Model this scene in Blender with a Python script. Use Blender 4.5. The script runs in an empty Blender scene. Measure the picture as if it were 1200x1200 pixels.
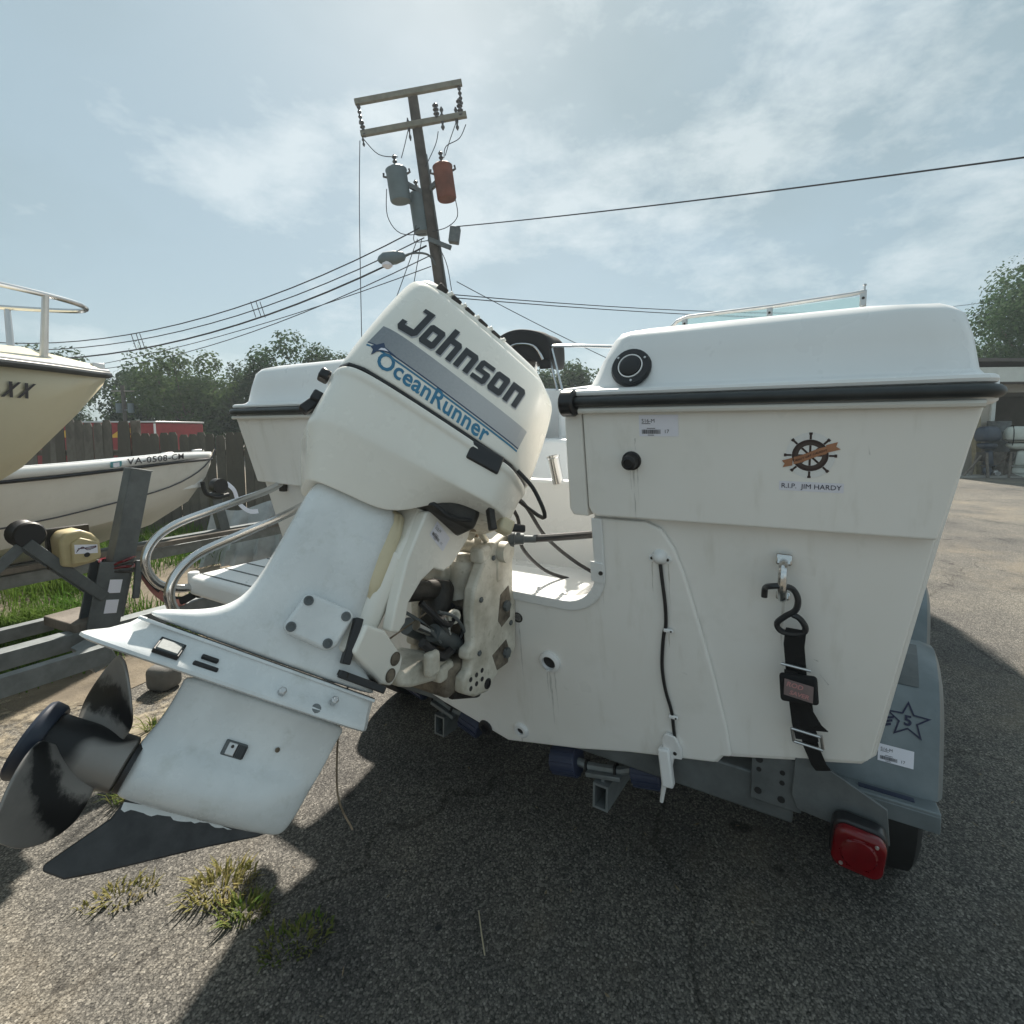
import bpy, bmesh, math, random
from mathutils import Vector, Matrix
from mathutils.bvhtree import BVHTree
R = math.radians
random.seed(7)
scn = bpy.context.scene
COL = scn.collection

# ------------------------------------------------------------------ camera, sky, sun, exposure
CAM_H = 1.45                              # above the boat frame's zero; the ground lies GZ below it
GZ = -0.25
GS = (CAM_H - GZ) / CAM_H
cam = bpy.data.cameras.new('camera')
cam.sensor_width = 36.0; cam.lens = 18.0; cam.shift_y = -0.0375
cam.clip_start = 0.02; cam.clip_end = 3000
camo = bpy.data.objects.new('camera', cam); COL.objects.link(camo)
camo.location = (0, 0, CAM_H); camo.rotation_euler = (R(85), 0, 0)
scn.camera = camo

SUN_EL, SUN_AZ = R(47), R(-5)            # the sun stands ahead of the camera, just above the frame
w = bpy.data.worlds.new('World'); scn.world = w; w.use_nodes = True
nt = w.node_tree; nt.nodes.clear()
def wn(t, **k):
    n = nt.nodes.new(t)
    for a, b in k.items(): setattr(n, a, b)
    return n
sky = wn('ShaderNodeTexSky', sky_type='NISHITA', sun_disc=False)
sky.sun_elevation = SUN_EL; sky.sun_rotation = SUN_AZ
sky.air_density = 1.0; sky.dust_density = 1.5; sky.ozone_density = 2.0; sky.altitude = 10
tc = wn('ShaderNodeTexCoord')
sep = wn('ShaderNodeSeparateXYZ'); nt.links.new(tc.outputs['Generated'], sep.inputs[0])
def wmath(op, a, b=None, clamp=False):
    n = wn('ShaderNodeMath', operation=op, use_clamp=clamp)
    for i, v in enumerate((a, b)):
        if v is None: continue
        if isinstance(v, (int, float)): n.inputs[i].default_value = v
        else: nt.links.new(v, n.inputs[i])
    return n.outputs[0]
zc = wmath('ADD', wmath('MAXIMUM', sep.outputs[2], 0.0), 0.22)
cx = wmath('DIVIDE', sep.outputs[0], zc); cy = wmath('DIVIDE', sep.outputs[1], zc)
cmb = wn('ShaderNodeCombineXYZ'); nt.links.new(cx, cmb.inputs[0]); nt.links.new(cy, cmb.inputs[1])
def cloud_noise(scale, det, off, rough=0.55, dist=0.3):
    mp = wn('ShaderNodeMapping'); mp.inputs['Location'].default_value = off
    mp.inputs['Scale'].default_value = (1, 1, 1.9); nt.links.new(tc.outputs['Generated'], mp.inputs[0])
    n = wn('ShaderNodeTexNoise'); n.inputs['Scale'].default_value = scale; n.inputs['Detail'].default_value = det
    n.inputs['Roughness'].default_value = rough; n.inputs['Distortion'].default_value = dist
    nt.links.new(mp.outputs[0], n.inputs[0]); return n.outputs[0]
big = cloud_noise(2.3, 7, (4.3, 1.7, 0.35), 0.60, 0.15)
fine = cloud_noise(7.5, 7, (8.1, 2.2, 3), 0.62, 0.15)
dull = cloud_noise(1.6, 4, (1.3, 6.2, 2.1), 0.5, 0.2)
mixn = wmath('ADD', wmath('MULTIPLY', big, 0.62), wmath('MULTIPLY', fine, 0.38))
ramp = wn('ShaderNodeValToRGB'); nt.links.new(mixn, ramp.inputs[0])
ramp.color_ramp.elements[0].position = 0.48; ramp.color_ramp.elements[0].color = (0, 0, 0, 1)
ramp.color_ramp.elements[1].position = 0.60; ramp.color_ramp.elements[1].color = (1, 1, 1, 1)
veil = wn('ShaderNodeMix', data_type='RGBA'); veil.inputs['Factor'].default_value = 0.76   # thin even overcast veil
veil.inputs['B'].default_value = (3.65, 4.85, 5.25, 1)
nt.links.new(sky.outputs[0], veil.inputs['A'])
cl = wn('ShaderNodeMix', data_type='RGBA'); cl.inputs['B'].default_value = (8.6, 9.2, 9.3, 1)
nt.links.new(wmath('MULTIPLY', ramp.outputs[0], 0.44), cl.inputs['Factor'])
dk_ = wn('ShaderNodeMix', data_type='RGBA'); dk_.inputs['B'].default_value = (3.0, 3.9, 4.2, 1)     # dull grey-teal patches of thicker cloud
dr_ = wn('ShaderNodeMapRange'); dr_.inputs[1].default_value = .45; dr_.inputs[2].default_value = .65; dr_.inputs[4].default_value = .5; nt.links.new(dull, dr_.inputs[0])
nt.links.new(dr_.outputs[0], dk_.inputs['Factor']); nt.links.new(veil.outputs['Result'], dk_.inputs['A']); nt.links.new(dk_.outputs['Result'], cl.inputs['A'])
bg = wn('ShaderNodeBackground'); bg.inputs['Strength'].default_value = 0.062
nt.links.new(cl.outputs['Result'], bg.inputs['Color'])
wo = wn('ShaderNodeOutputWorld'); nt.links.new(bg.outputs[0], wo.inputs['Surface'])

sl = bpy.data.lights.new('sun', 'SUN'); sl.energy = 5.0; sl.angle = R(1.8); sl.color = (1.0, 0.93, 0.82)
so = bpy.data.objects.new('sun', sl); COL.objects.link(so)
sd = Vector((math.sin(SUN_AZ) * math.cos(SUN_EL), math.cos(SUN_AZ) * math.cos(SUN_EL), math.sin(SUN_EL)))
so.rotation_euler = sd.to_track_quat('Z', 'Y').to_euler(); so.location = sd * 60
scn.view_settings.view_transform = 'Standard'; scn.view_settings.look = 'None'
scn.view_settings.exposure = 0.86; scn.view_settings.gamma = 1.0
scn.render.engine = 'CYCLES'
scn.cycles.max_bounces = 5; scn.cycles.diffuse_bounces = 3; scn.cycles.transparent_max_bounces = 8
scn.cycles.use_denoising = True

# ------------------------------------------------------------------ mesh helpers
WM = {}                                    # world matrix of every thing
def frame_of(x, y, z): 
    x, y, z = Vector(x), Vector(y), Vector(z)
    return Matrix((x, y, z)).transposed()
class MB:
    def __init__(s): s.v = []; s.f = []
    def add(s, vs, fs):
        o = len(s.v); s.v += [Vector(q) for q in vs]; s.f += [tuple(i + o for i in f) for f in fs]; return s
    def box(s, c, d, rot=None):
        c = Vector(c); h = Vector(d) * 0.5
        vs = [Vector((sx * h.x, sy * h.y, sz * h.z)) for sz in (-1, 1) for sy in (-1, 1) for sx in (-1, 1)]
        if rot is not None: vs = [rot @ q for q in vs]
        return s.add([c + q for q in vs], [(0, 2, 3, 1), (4, 5, 7, 6), (0, 1, 5, 4), (2, 6, 7, 3), (0, 4, 6, 2), (1, 3, 7, 5)])
    def bar(s, a, b, wd, ht, up=(0, 0, 1)):
        a, b = Vector(a), Vector(b); d = b - a; L = d.length; y = d / L
        x = y.cross(Vector(up)).normalized(); z = x.cross(y)
        return s.box((a + b) / 2, (wd, L, ht), frame_of(x, y, z))
    def rings(s, rs, cap0=True, cap1=True, closed=True):
        n = len(rs[0]); o = len(s.v)
        for r in rs: s.v += [Vector(q) for q in r]
        m = n if closed else n - 1
        for i in range(len(rs) - 1):
            for j in range(m):
                k = (j + 1) % n
                s.f.append((o + i * n + j, o + i * n + k, o + (i + 1) * n + k, o + (i + 1) * n + j))
        if cap0: s.f.append(tuple(o + j for j in reversed(range(n))))
        if cap1: s.f.append(tuple(o + (len(rs) - 1) * n + j for j in range(n)))
        return s
    def cyl(s, a, b, r0, r1=None, n=16, cap=True):
        return s.tube([a, b], [r0, r0 if r1 is None else r1], n, cap)
    def tube(s, pts, r, n=10, cap=True, loop=False):
        pts = [Vector(q) for q in pts]
        rr = r if isinstance(r, (list, tuple)) else [r] * len(pts)
        rs = []; prev = None; N = len(pts)
        for i, p in enumerate(pts):
            if loop: d = pts[(i + 1) % N] - pts[i - 1]
            else: d = (pts[min(i + 1, N - 1)] - pts[max(i - 1, 0)])
            d = d.normalized()
            if prev is None:
                a = Vector((0, 0, 1)) if abs(d.z) < 0.9 else Vector((1, 0, 0))
                x = d.cross(a).normalized()
            else:
                x = (prev - d * prev.dot(d)).normalized()
            prev = x; y = d.cross(x)
            rs.append([p + rr[i] * (math.cos(2 * math.pi * k / n) * x + math.sin(2 * math.pi * k / n) * y) for k in range(n)])
        if loop: rs.append(rs[0]); cap = False
        return s.rings(rs, cap, cap)
    def lathe(s, prof, o, ax, n=20, cap=True):
        o, ax = Vector(o), Vector(ax).normalized()
        a = Vector((0, 0, 1)) if abs(ax.z) < 0.9 else Vector((1, 0, 0))
        x = ax.cross(a).normalized(); y = ax.cross(x)
        rs = [[o + ax * t + max(r, 1e-4) * (math.cos(2 * math.pi * k / n) * x + math.sin(2 * math.pi * k / n) * y) for k in range(n)] for t, r in prof]
        return s.rings(rs, cap, cap)
    def prism(s, poly, fn0, fn1):
        """poly: 2D points, fn0/fn1 map them to the two faces"""
        return s.rings([[fn0(*q) for q in poly], [fn1(*q) for q in poly]])
    def build(s, name, mat, parent=None, frame=None, smooth=True, bevel=0, sub=0, seg=2, auto=35, solid=0):
        me = bpy.data.meshes.new(name)
        me.from_pydata([tuple(q) for q in s.v], [], s.f)
        bm = bmesh.new(); bm.from_mesh(me)
        bmesh.ops.recalc_face_normals(bm, faces=bm.faces)
        bm.to_mesh(me); bm.free()
        me.materials.append(mat)
        o = bpy.data.objects.new(name, me); COL.objects.link(o)
        if bevel:
            m = o.modifiers.new('bevel', 'BEVEL'); m.width = bevel; m.segments = seg; m.limit_method = 'ANGLE'; m.angle_limit = R(40)
        if solid:
            m = o.modifiers.new('solid', 'SOLIDIFY'); m.thickness = solid; m.offset = 0
        if sub:
            m = o.modifiers.new('sub', 'SUBSURF'); m.levels = sub; m.render_levels = sub
        if smooth:
            me.shade_smooth() if hasattr(me, 'shade_smooth') else None
            if not sub: me.set_sharp_from_angle(angle=R(auto))
        put(o, parent, frame)
        return o
def put(o, parent=None, frame=None):
    """parts without a frame are given in their thing's own coordinates"""
    if parent is not None:
        o.parent = parent
        pw = WM[parent.name]
        if frame is not None:
            o.matrix_parent_inverse = pw.inverted(); o.matrix_basis = frame; WM[o.name] = frame.copy()
        else: WM[o.name] = pw.copy()
    else:
        if frame is not None: o.matrix_basis = frame
        WM[o.name] = frame.copy() if frame is not None else Matrix.Identity(4)
    return o
def tag(o, label, cat=None, group=None, kind=None):
    if label: o['label'] = label
    if cat: o['category'] = cat
    if group: o['group'] = group
    if kind: o['kind'] = kind
    return o
def thing(name, label, cat, frame=None, group=None):
    o = bpy.data.objects.new(name, None); COL.objects.link(o); o.empty_display_size = 0.2
    put(o, None, frame if frame is not None else Matrix.Identity(4))
    return tag(o, label, cat, group)
def struct(o): o['kind'] = 'structure'; return o
def smoothpath(pts, n=6):
    """Catmull-Rom through the points"""
    P = [Vector(q) for q in pts]; out = []
    for i in range(len(P) - 1):
        a, b, c, d = P[max(i - 1, 0)], P[i], P[i + 1], P[min(i + 2, len(P) - 1)]
        for k in range(n):
            t = k / n
            out.append(0.5 * ((2 * b) + (c - a) * t + (2 * a - 5 * b + 4 * c - d) * t * t + (3 * b - a - 3 * c + d) * t ** 3))
    out.append(P[-1]); return out
def sag(a, b, drop, n=20):
    a, b = Vector(a), Vector(b)
    return [a.lerp(b, i / n) - Vector((0, 0, 4 * drop * (i / n) * (1 - i / n))) for i in range(n + 1)]

# ------------------------------------------------------------------ materials
def mat(name, col, rough=0.5, metal=0.0, var=0.12, vscale=6.0, bump=0.0, bscale=60.0, col2=None, dirt=0.0, spec=None, trans=0.0, streak=None, rvar=0.0):
    m = bpy.data.materials.new(name); m.use_nodes = True
    t = m.node_tree; p = t.nodes['Principled BSDF']
    p.inputs['Roughness'].default_value = rough; p.inputs['Metallic'].default_value = metal
    if spec is not None: p.inputs['Specular IOR Level'].default_value = spec
    if trans: p.inputs['Transmission Weight'].default_value = trans
    co = t.nodes.new('ShaderNodeTexCoord')
    def noise(scale, det=4, rough=0.6, vec=None):
        n = t.nodes.new('ShaderNodeTexNoise'); n.inputs['Scale'].default_value = scale
        n.inputs['Detail'].default_value = det; n.inputs['Roughness'].default_value = rough
        t.links.new(vec if vec is not None else co.outputs['Object'], n.inputs[0]); return n.outputs[0]
    def rampn(src, p0, p1, c0=(0, 0, 0, 1), c1=(1, 1, 1, 1)):
        r = t.nodes.new('ShaderNodeValToRGB'); r.color_ramp.elements[0].position = p0; r.color_ramp.elements[1].position = p1
        r.color_ramp.elements[0].color = c0; r.color_ramp.elements[1].color = c1
        t.links.new(src, r.inputs[0]); return r.outputs[0]
    def mix(fac, a, b):
        n = t.nodes.new('ShaderNodeMix'); n.data_type = 'RGBA'
        for nm, q in (('Factor', fac), ('A', a), ('B', b)):
            if isinstance(q, (tuple, list)): n.inputs[nm].default_value = q if len(q) == 4 else (*q, 1)
            elif isinstance(q, (int, float)): n.inputs[nm].default_value = q
            else: t.links.new(q, n.inputs[nm])
        return n.outputs['Result']
    c2 = col2 if col2 is not None else tuple(max(0, c * (1 - var)) for c in col)
    base = mix(rampn(noise(vscale), 0.35, 0.68), (*col, 1), (*c2, 1))
    if dirt:
        dn = noise(vscale * 3.1, 5, 0.7)
        base = mix(rampn(dn, 0.56, 0.78, (0, 0, 0, 1), (dirt, dirt, dirt, 1)), base, tuple(c * 0.45 for c in col[:2]) + (col[2] * 0.36,))
    if streak:
        mp = t.nodes.new('ShaderNodeMapping'); mp.inputs['Scale'].default_value = streak[1]
        t.links.new(co.outputs['Object'], mp.inputs[0])
        sn = noise(1.0, 5, 0.6, mp.outputs[0])
        base = mix(rampn(sn, 0.58, 0.78, (0, 0, 0, 1), (streak[0],) * 3 + (1,)), base, streak[2])
    t.links.new(base, p.inputs['Base Color'])
    if rvar:
        rn = rampn(noise(vscale * 2.3), 0.3, 0.7, (rough - rvar,) * 3 + (1,), (rough + rvar,) * 3 + (1,)); t.links.new(rn, p.inputs['Roughness'])
    if bump:
        b = t.nodes.new('ShaderNodeBump'); b.inputs['Strength'].default_value = bump; b.inputs['Distance'].default_value = 0.01
        t.links.new(noise(bscale, 4), b.inputs['Height']); t.links.new(b.outputs[0], p.inputs['Normal'])
    return m
M = {}
M['gel'] = mat('gelcoat', (0.86, 0.85, 0.825), 0.34, var=0.05, vscale=1.7, col2=(0.81, 0.79, 0.745), bump=0.03, bscale=30, dirt=0.16, streak=(0.34, (16, 16, 0.9), (0.50, 0.47, 0.39, 1)), rvar=0.08)
M['gelw'] = mat('gelcoat_white', (0.78, 0.79, 0.79), 0.30, var=0.04, vscale=2.0, bump=0.02, bscale=25, rvar=0.06)
M['cream'] = mat('cream_gelcoat', (0.60, 0.55, 0.40), 0.4, var=0.07, vscale=2.0, dirt=0.12, streak=(0.25, (9, 9, 0.8), (0.36, 0.31, 0.20, 1)))
M['gel2'] = mat('weathered_gelcoat', (0.70, 0.68, 0.63), 0.5, var=0.10, vscale=2.0, dirt=0.25)
M['engine'] = mat('engine_paint', (0.82, 0.795, 0.73), 0.26, var=0.05, vscale=3.0, bump=0.03, bscale=90, dirt=0.08, streak=(0.22, (5, 5, 1.2), (0.55, 0.45, 0.26, 1)), rvar=0.06)
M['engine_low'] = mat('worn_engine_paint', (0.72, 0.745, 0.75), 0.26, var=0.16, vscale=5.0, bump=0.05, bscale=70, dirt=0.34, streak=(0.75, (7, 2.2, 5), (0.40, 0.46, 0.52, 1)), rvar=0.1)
M['yellowed'] = mat('yellowed_engine_paint', (0.66, 0.58, 0.40), 0.5, var=0.12, vscale=8, dirt=0.4)
M['bracket'] = mat('grimy_bracket_paint', (0.68, 0.65, 0.57), 0.5, vscale=13, col2=(0.42, 0.39, 0.32), dirt=0.95, bump=0.06, bscale=80)
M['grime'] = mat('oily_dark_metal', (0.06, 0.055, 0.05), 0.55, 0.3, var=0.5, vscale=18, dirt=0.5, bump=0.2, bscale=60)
M['rustmix'] = mat('corroded_metal', (0.30, 0.24, 0.17), 0.7, 0.2, vscale=22, col2=(0.10, 0.075, 0.05), bump=0.2, bscale=70)
M['black'] = mat('black_rubber', (0.018, 0.018, 0.020), 0.5, var=0.3, vscale=9)
M['blackgloss'] = mat('black_plastic', (0.015, 0.015, 0.017), 0.28, var=0.2)
M['dark'] = mat('black_paint', (0.022, 0.024, 0.028), 0.34, var=0.3, vscale=7, dirt=0.1)
M['skeg'] = mat('worn_black_skeg_paint', (0.016, 0.018, 0.021), 0.42, vscale=14, col2=(0.05, 0.052, 0.056), dirt=0.2, bump=0.05)
M['prop'] = mat('worn_propeller_metal', (0.24, 0.225, 0.21), 0.5, 0.25, vscale=7, col2=(0.012, 0.012, 0.013), bump=0.04, rvar=0.12)
for n_ in M['prop'].node_tree.nodes:
    if n_.type == 'TEX_NOISE' and abs(n_.inputs['Scale'].default_value - 7) < .01: n_.inputs['Scale'].default_value = 4.6; n_.inputs['Detail'].default_value = 1.2
    if n_.type == 'VALTORGB' and abs(n_.color_ramp.elements[1].position - .68) < .01: n_.color_ramp.elements[0].position = .50; n_.color_ramp.elements[1].position = .525
# blade paint: black worn through to grey at the root and towards the tip
m = mat('worn_blade', (0.24, 0.225, 0.21), 0.42, 0.25, bump=0.04); t_ = m.node_tree; p_ = t_.nodes['Principled BSDF']; L_ = t_.links.new
co_ = t_.nodes.new('ShaderNodeTexCoord'); sb_ = t_.nodes.new('ShaderNodeVectorMath'); sb_.operation = 'SUBTRACT'; sb_.inputs[1].default_value = (0, 0, -.853); L_(co_.outputs['Object'], sb_.inputs[0])
ml_ = t_.nodes.new('ShaderNodeVectorMath'); ml_.operation = 'MULTIPLY'; ml_.inputs[1].default_value = (1, 0, 1); L_(sb_.outputs[0], ml_.inputs[0])
ln_ = t_.nodes.new('ShaderNodeVectorMath'); ln_.operation = 'LENGTH'; L_(ml_.outputs[0], ln_.inputs[0])
nz_ = t_.nodes.new('ShaderNodeTexNoise'); nz_.inputs['Scale'].default_value = 16; nz_.inputs['Detail'].default_value = 9; nz_.inputs['Roughness'].default_value = .68; L_(co_.outputs['Object'], nz_.inputs[0])
ad_ = t_.nodes.new('ShaderNodeMath'); ad_.operation = 'MULTIPLY_ADD'; ad_.inputs[1].default_value = .09; L_(nz_.outputs[0], ad_.inputs[0]); L_(ln_.outputs['Value'], ad_.inputs[2])
rp_ = t_.nodes.new('ShaderNodeValToRGB'); e_ = rp_.color_ramp.elements; e_[0].position = .128; e_[0].color = (.25, .235, .22, 1); e_[1].position = .145; e_[1].color = (.013, .013, .014, 1)
for ps_, c_ in ((.184, (.013, .013, .014, 1)), (.200, (.19, .18, .17, 1)), (.25, (.26, .245, .23, 1))): q_ = e_.new(ps_); q_.color = c_
L_(ad_.outputs[0], rp_.inputs[0]); L_(rp_.outputs[0], p_.inputs['Base Color']); M['blade'] = m
M['propring'] = mat('dark_blue_rubber', (0.018, 0.026, 0.045), 0.42, var=0.25)
M['rail'] = mat('black_vinyl_rail', (0.028, 0.033, 0.035), 0.42, var=0.35, vscale=14, dirt=0.15)
M['steel'] = mat('stainless', (0.62, 0.62, 0.62), 0.18, 1.0, var=0.08)
M['alu'] = mat('aluminium', (0.60, 0.60, 0.60), 0.38, 1.0, var=0.15, vscale=9)
M['galv'] = mat('galvanised_steel', (0.25, 0.27, 0.275), 0.55, 0.55, var=0.3, vscale=14, bump=0.05, dirt=0.3)
M['galvd'] = mat('aged_shaded_galvanised_steel', (0.15, 0.165, 0.17), 0.6, 0.4, var=0.3, vscale=10, dirt=0.4, bump=0.05)  # aged steel; its dark tone also paints in shade under the boat
M['fender'] = mat('weathered_fender', (0.125, 0.152, 0.165), 0.45, 0.2, vscale=5, col2=(0.19, 0.222, 0.238), dirt=0.25, bump=0.03)
M['navy'] = mat('navy_roller', (0.035, 0.045, 0.085), 0.5, var=0.3)
M['tire'] = mat('tire_rubber', (0.02, 0.02, 0.02), 0.75, var=0.3, vscale=12)
M['red'] = mat('red_lens', (0.15, 0.004, 0.007), 0.12, var=0.35, vscale=16)
M['white'] = mat('white_plastic', (0.80, 0.80, 0.80), 0.4, var=0.05)
M['paper'] = mat('sticker_paper', (0.78, 0.78, 0.86), 0.45, var=0.03)
M['ink'] = mat('printed_ink', (0.05, 0.05, 0.06), 0.5, var=0.1)
M['glass'] = mat('tinted_acrylic', (0.82, 0.95, 0.90), 0.04, var=0.02, trans=1.0)
M['canvas'] = mat('black_canvas', (0.014, 0.014, 0.016), 0.8, var=0.3, bump=0.1)
M['webbing'] = mat('black_webbing', (0.010, 0.010, 0.011), 0.85, var=0.3, bump=0.3, bscale=300)
M['wood'] = mat('weathered_wood', (0.20, 0.175, 0.15), 0.85, vscale=6, col2=(0.10, 0.085, 0.07), bump=0.3, bscale=40, streak=(0.7, (40, 40, 1.6), (0.06, 0.05, 0.042, 1)))
M['polewood'] = mat('pole_wood', (0.10, 0.085, 0.075), 0.85, vscale=3, col2=(0.05, 0.042, 0.038), bump=0.2)
M['armwood'] = mat('crossarm_wood', (0.24, 0.23, 0.19), 0.85, var=0.3, vscale=5)
M['cable'] = mat('power_cable', (0.025, 0.025, 0.03), 0.6)
M['sky_can'] = mat('transformer_grey', (0.13, 0.17, 0.19), 0.5, var=0.2, vscale=3)
M['red_can'] = mat('rusted_transformer', (0.20, 0.065, 0.04), 0.7, vscale=3, col2=(0.12, 0.04, 0.025))
M['ceramic'] = mat('insulator', (0.08, 0.075, 0.08), 0.3)
M['beige'] = mat('tan_plastic', (0.50, 0.42, 0.24), 0.45, var=0.15, vscale=12, dirt=0.2)
M['trunk'] = mat('bark', (0.10, 0.08, 0.06), 0.9, var=0.4)
def leafmat(name, a, b):
    m = mat(name, a, 0.85, vscale=0.9, col2=b, spec=0.08)
    m.node_tree.nodes['Principled BSDF'].inputs['Subsurface Weight'].default_value = 0.0
    t = m.node_tree; p = t.nodes['Principled BSDF']; out = t.nodes['Material Output']
    tr = t.nodes.new('ShaderNodeBsdfTranslucent'); mx = t.nodes.new('ShaderNodeMixShader'); mx.inputs[0].default_value = 0.35
    for l in p.inputs['Base Color'].links: t.links.new(l.from_socket, tr.inputs[0])
    t.links.new(p.outputs[0], mx.inputs[1]); t.links.new(tr.outputs[0], mx.inputs[2]); t.links.new(mx.outputs[0], out.inputs[0])
    return m
M['leaf'] = leafmat('leaves', (0.045, 0.082, 0.030), (0.080, 0.118, 0.042))
M['leaf2'] = leafmat('leaves_dark', (0.034, 0.064, 0.030), (0.058, 0.092, 0.040))
M['leaf3'] = leafmat('leaves_mid', (0.026, 0.062, 0.026), (0.052, 0.095, 0.035))
M['grime2'] = mat('dark_mixed_grime', (0.09, 0.075, 0.06), 0.65, 0.2, vscale=26, col2=(0.26, 0.22, 0.17), dirt=0.8, bump=0.3, bscale=60)
M['grass'] = leafmat('grass', (0.07, 0.155, 0.022), (0.14, 0.19, 0.045))
M['grassdry'] = leafmat('dry_grass', (0.17, 0.18, 0.045), (0.34, 0.28, 0.13))
M['weed'] = leafmat('weed_leaves', (0.08, 0.15, 0.03), (0.24, 0.22, 0.08))
for k_ in ('weed', 'grassdry'):
    for n_ in M[k_].node_tree.nodes:
        if n_.type == 'TEX_NOISE': n_.inputs['Scale'].default_value = 38

def stainmat(name, col, mx):
    m = mat(name, col, 0.6); t = m.node_tree; p = t.nodes['Principled BSDF']
    co = t.nodes.new('ShaderNodeTexCoord'); mp = t.nodes.new('ShaderNodeMapping'); mp.inputs['Scale'].default_value = (150, 150, 9)
    nz = t.nodes.new('ShaderNodeTexNoise'); nz.inputs['Scale'].default_value = 1.0; nz.inputs['Detail'].default_value = 4
    rp = t.nodes.new('ShaderNodeValToRGB'); rp.color_ramp.elements[0].position = .30; rp.color_ramp.elements[1].position = .62; rp.color_ramp.elements[1].color = (mx, mx, mx, 1)
    t.links.new(co.outputs['Object'], mp.inputs[0]); t.links.new(mp.outputs[0], nz.inputs[0]); t.links.new(nz.outputs[0], rp.inputs[0]); t.links.new(rp.outputs[0], p.inputs['Alpha']); return m
M['drip_stain'] = stainmat('drip_stain', (0.16, 0.16, 0.15), 0.26)
M['rust_stain'] = stainmat('rust_stain', (0.38, 0.29, 0.17), 0.3)
# ------------------------------------------------------------------ boat frame: x starboard, y forward, z up, origin under the transom centre
RZ = R(-31.0); TX, TY = -0.137, 1.654
BM = Matrix.Translation((TX, TY, 0)) @ Matrix.Rotation(RZ, 4, 'Z')
def b2w(s, y, z=0.0): return BM @ Vector((s, y, z))
def lane(s, y, z=0.0, rz=0.0): return BM @ Matrix.Translation((s, y, z)) @ Matrix.Rotation(rz, 4, 'Z')

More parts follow.
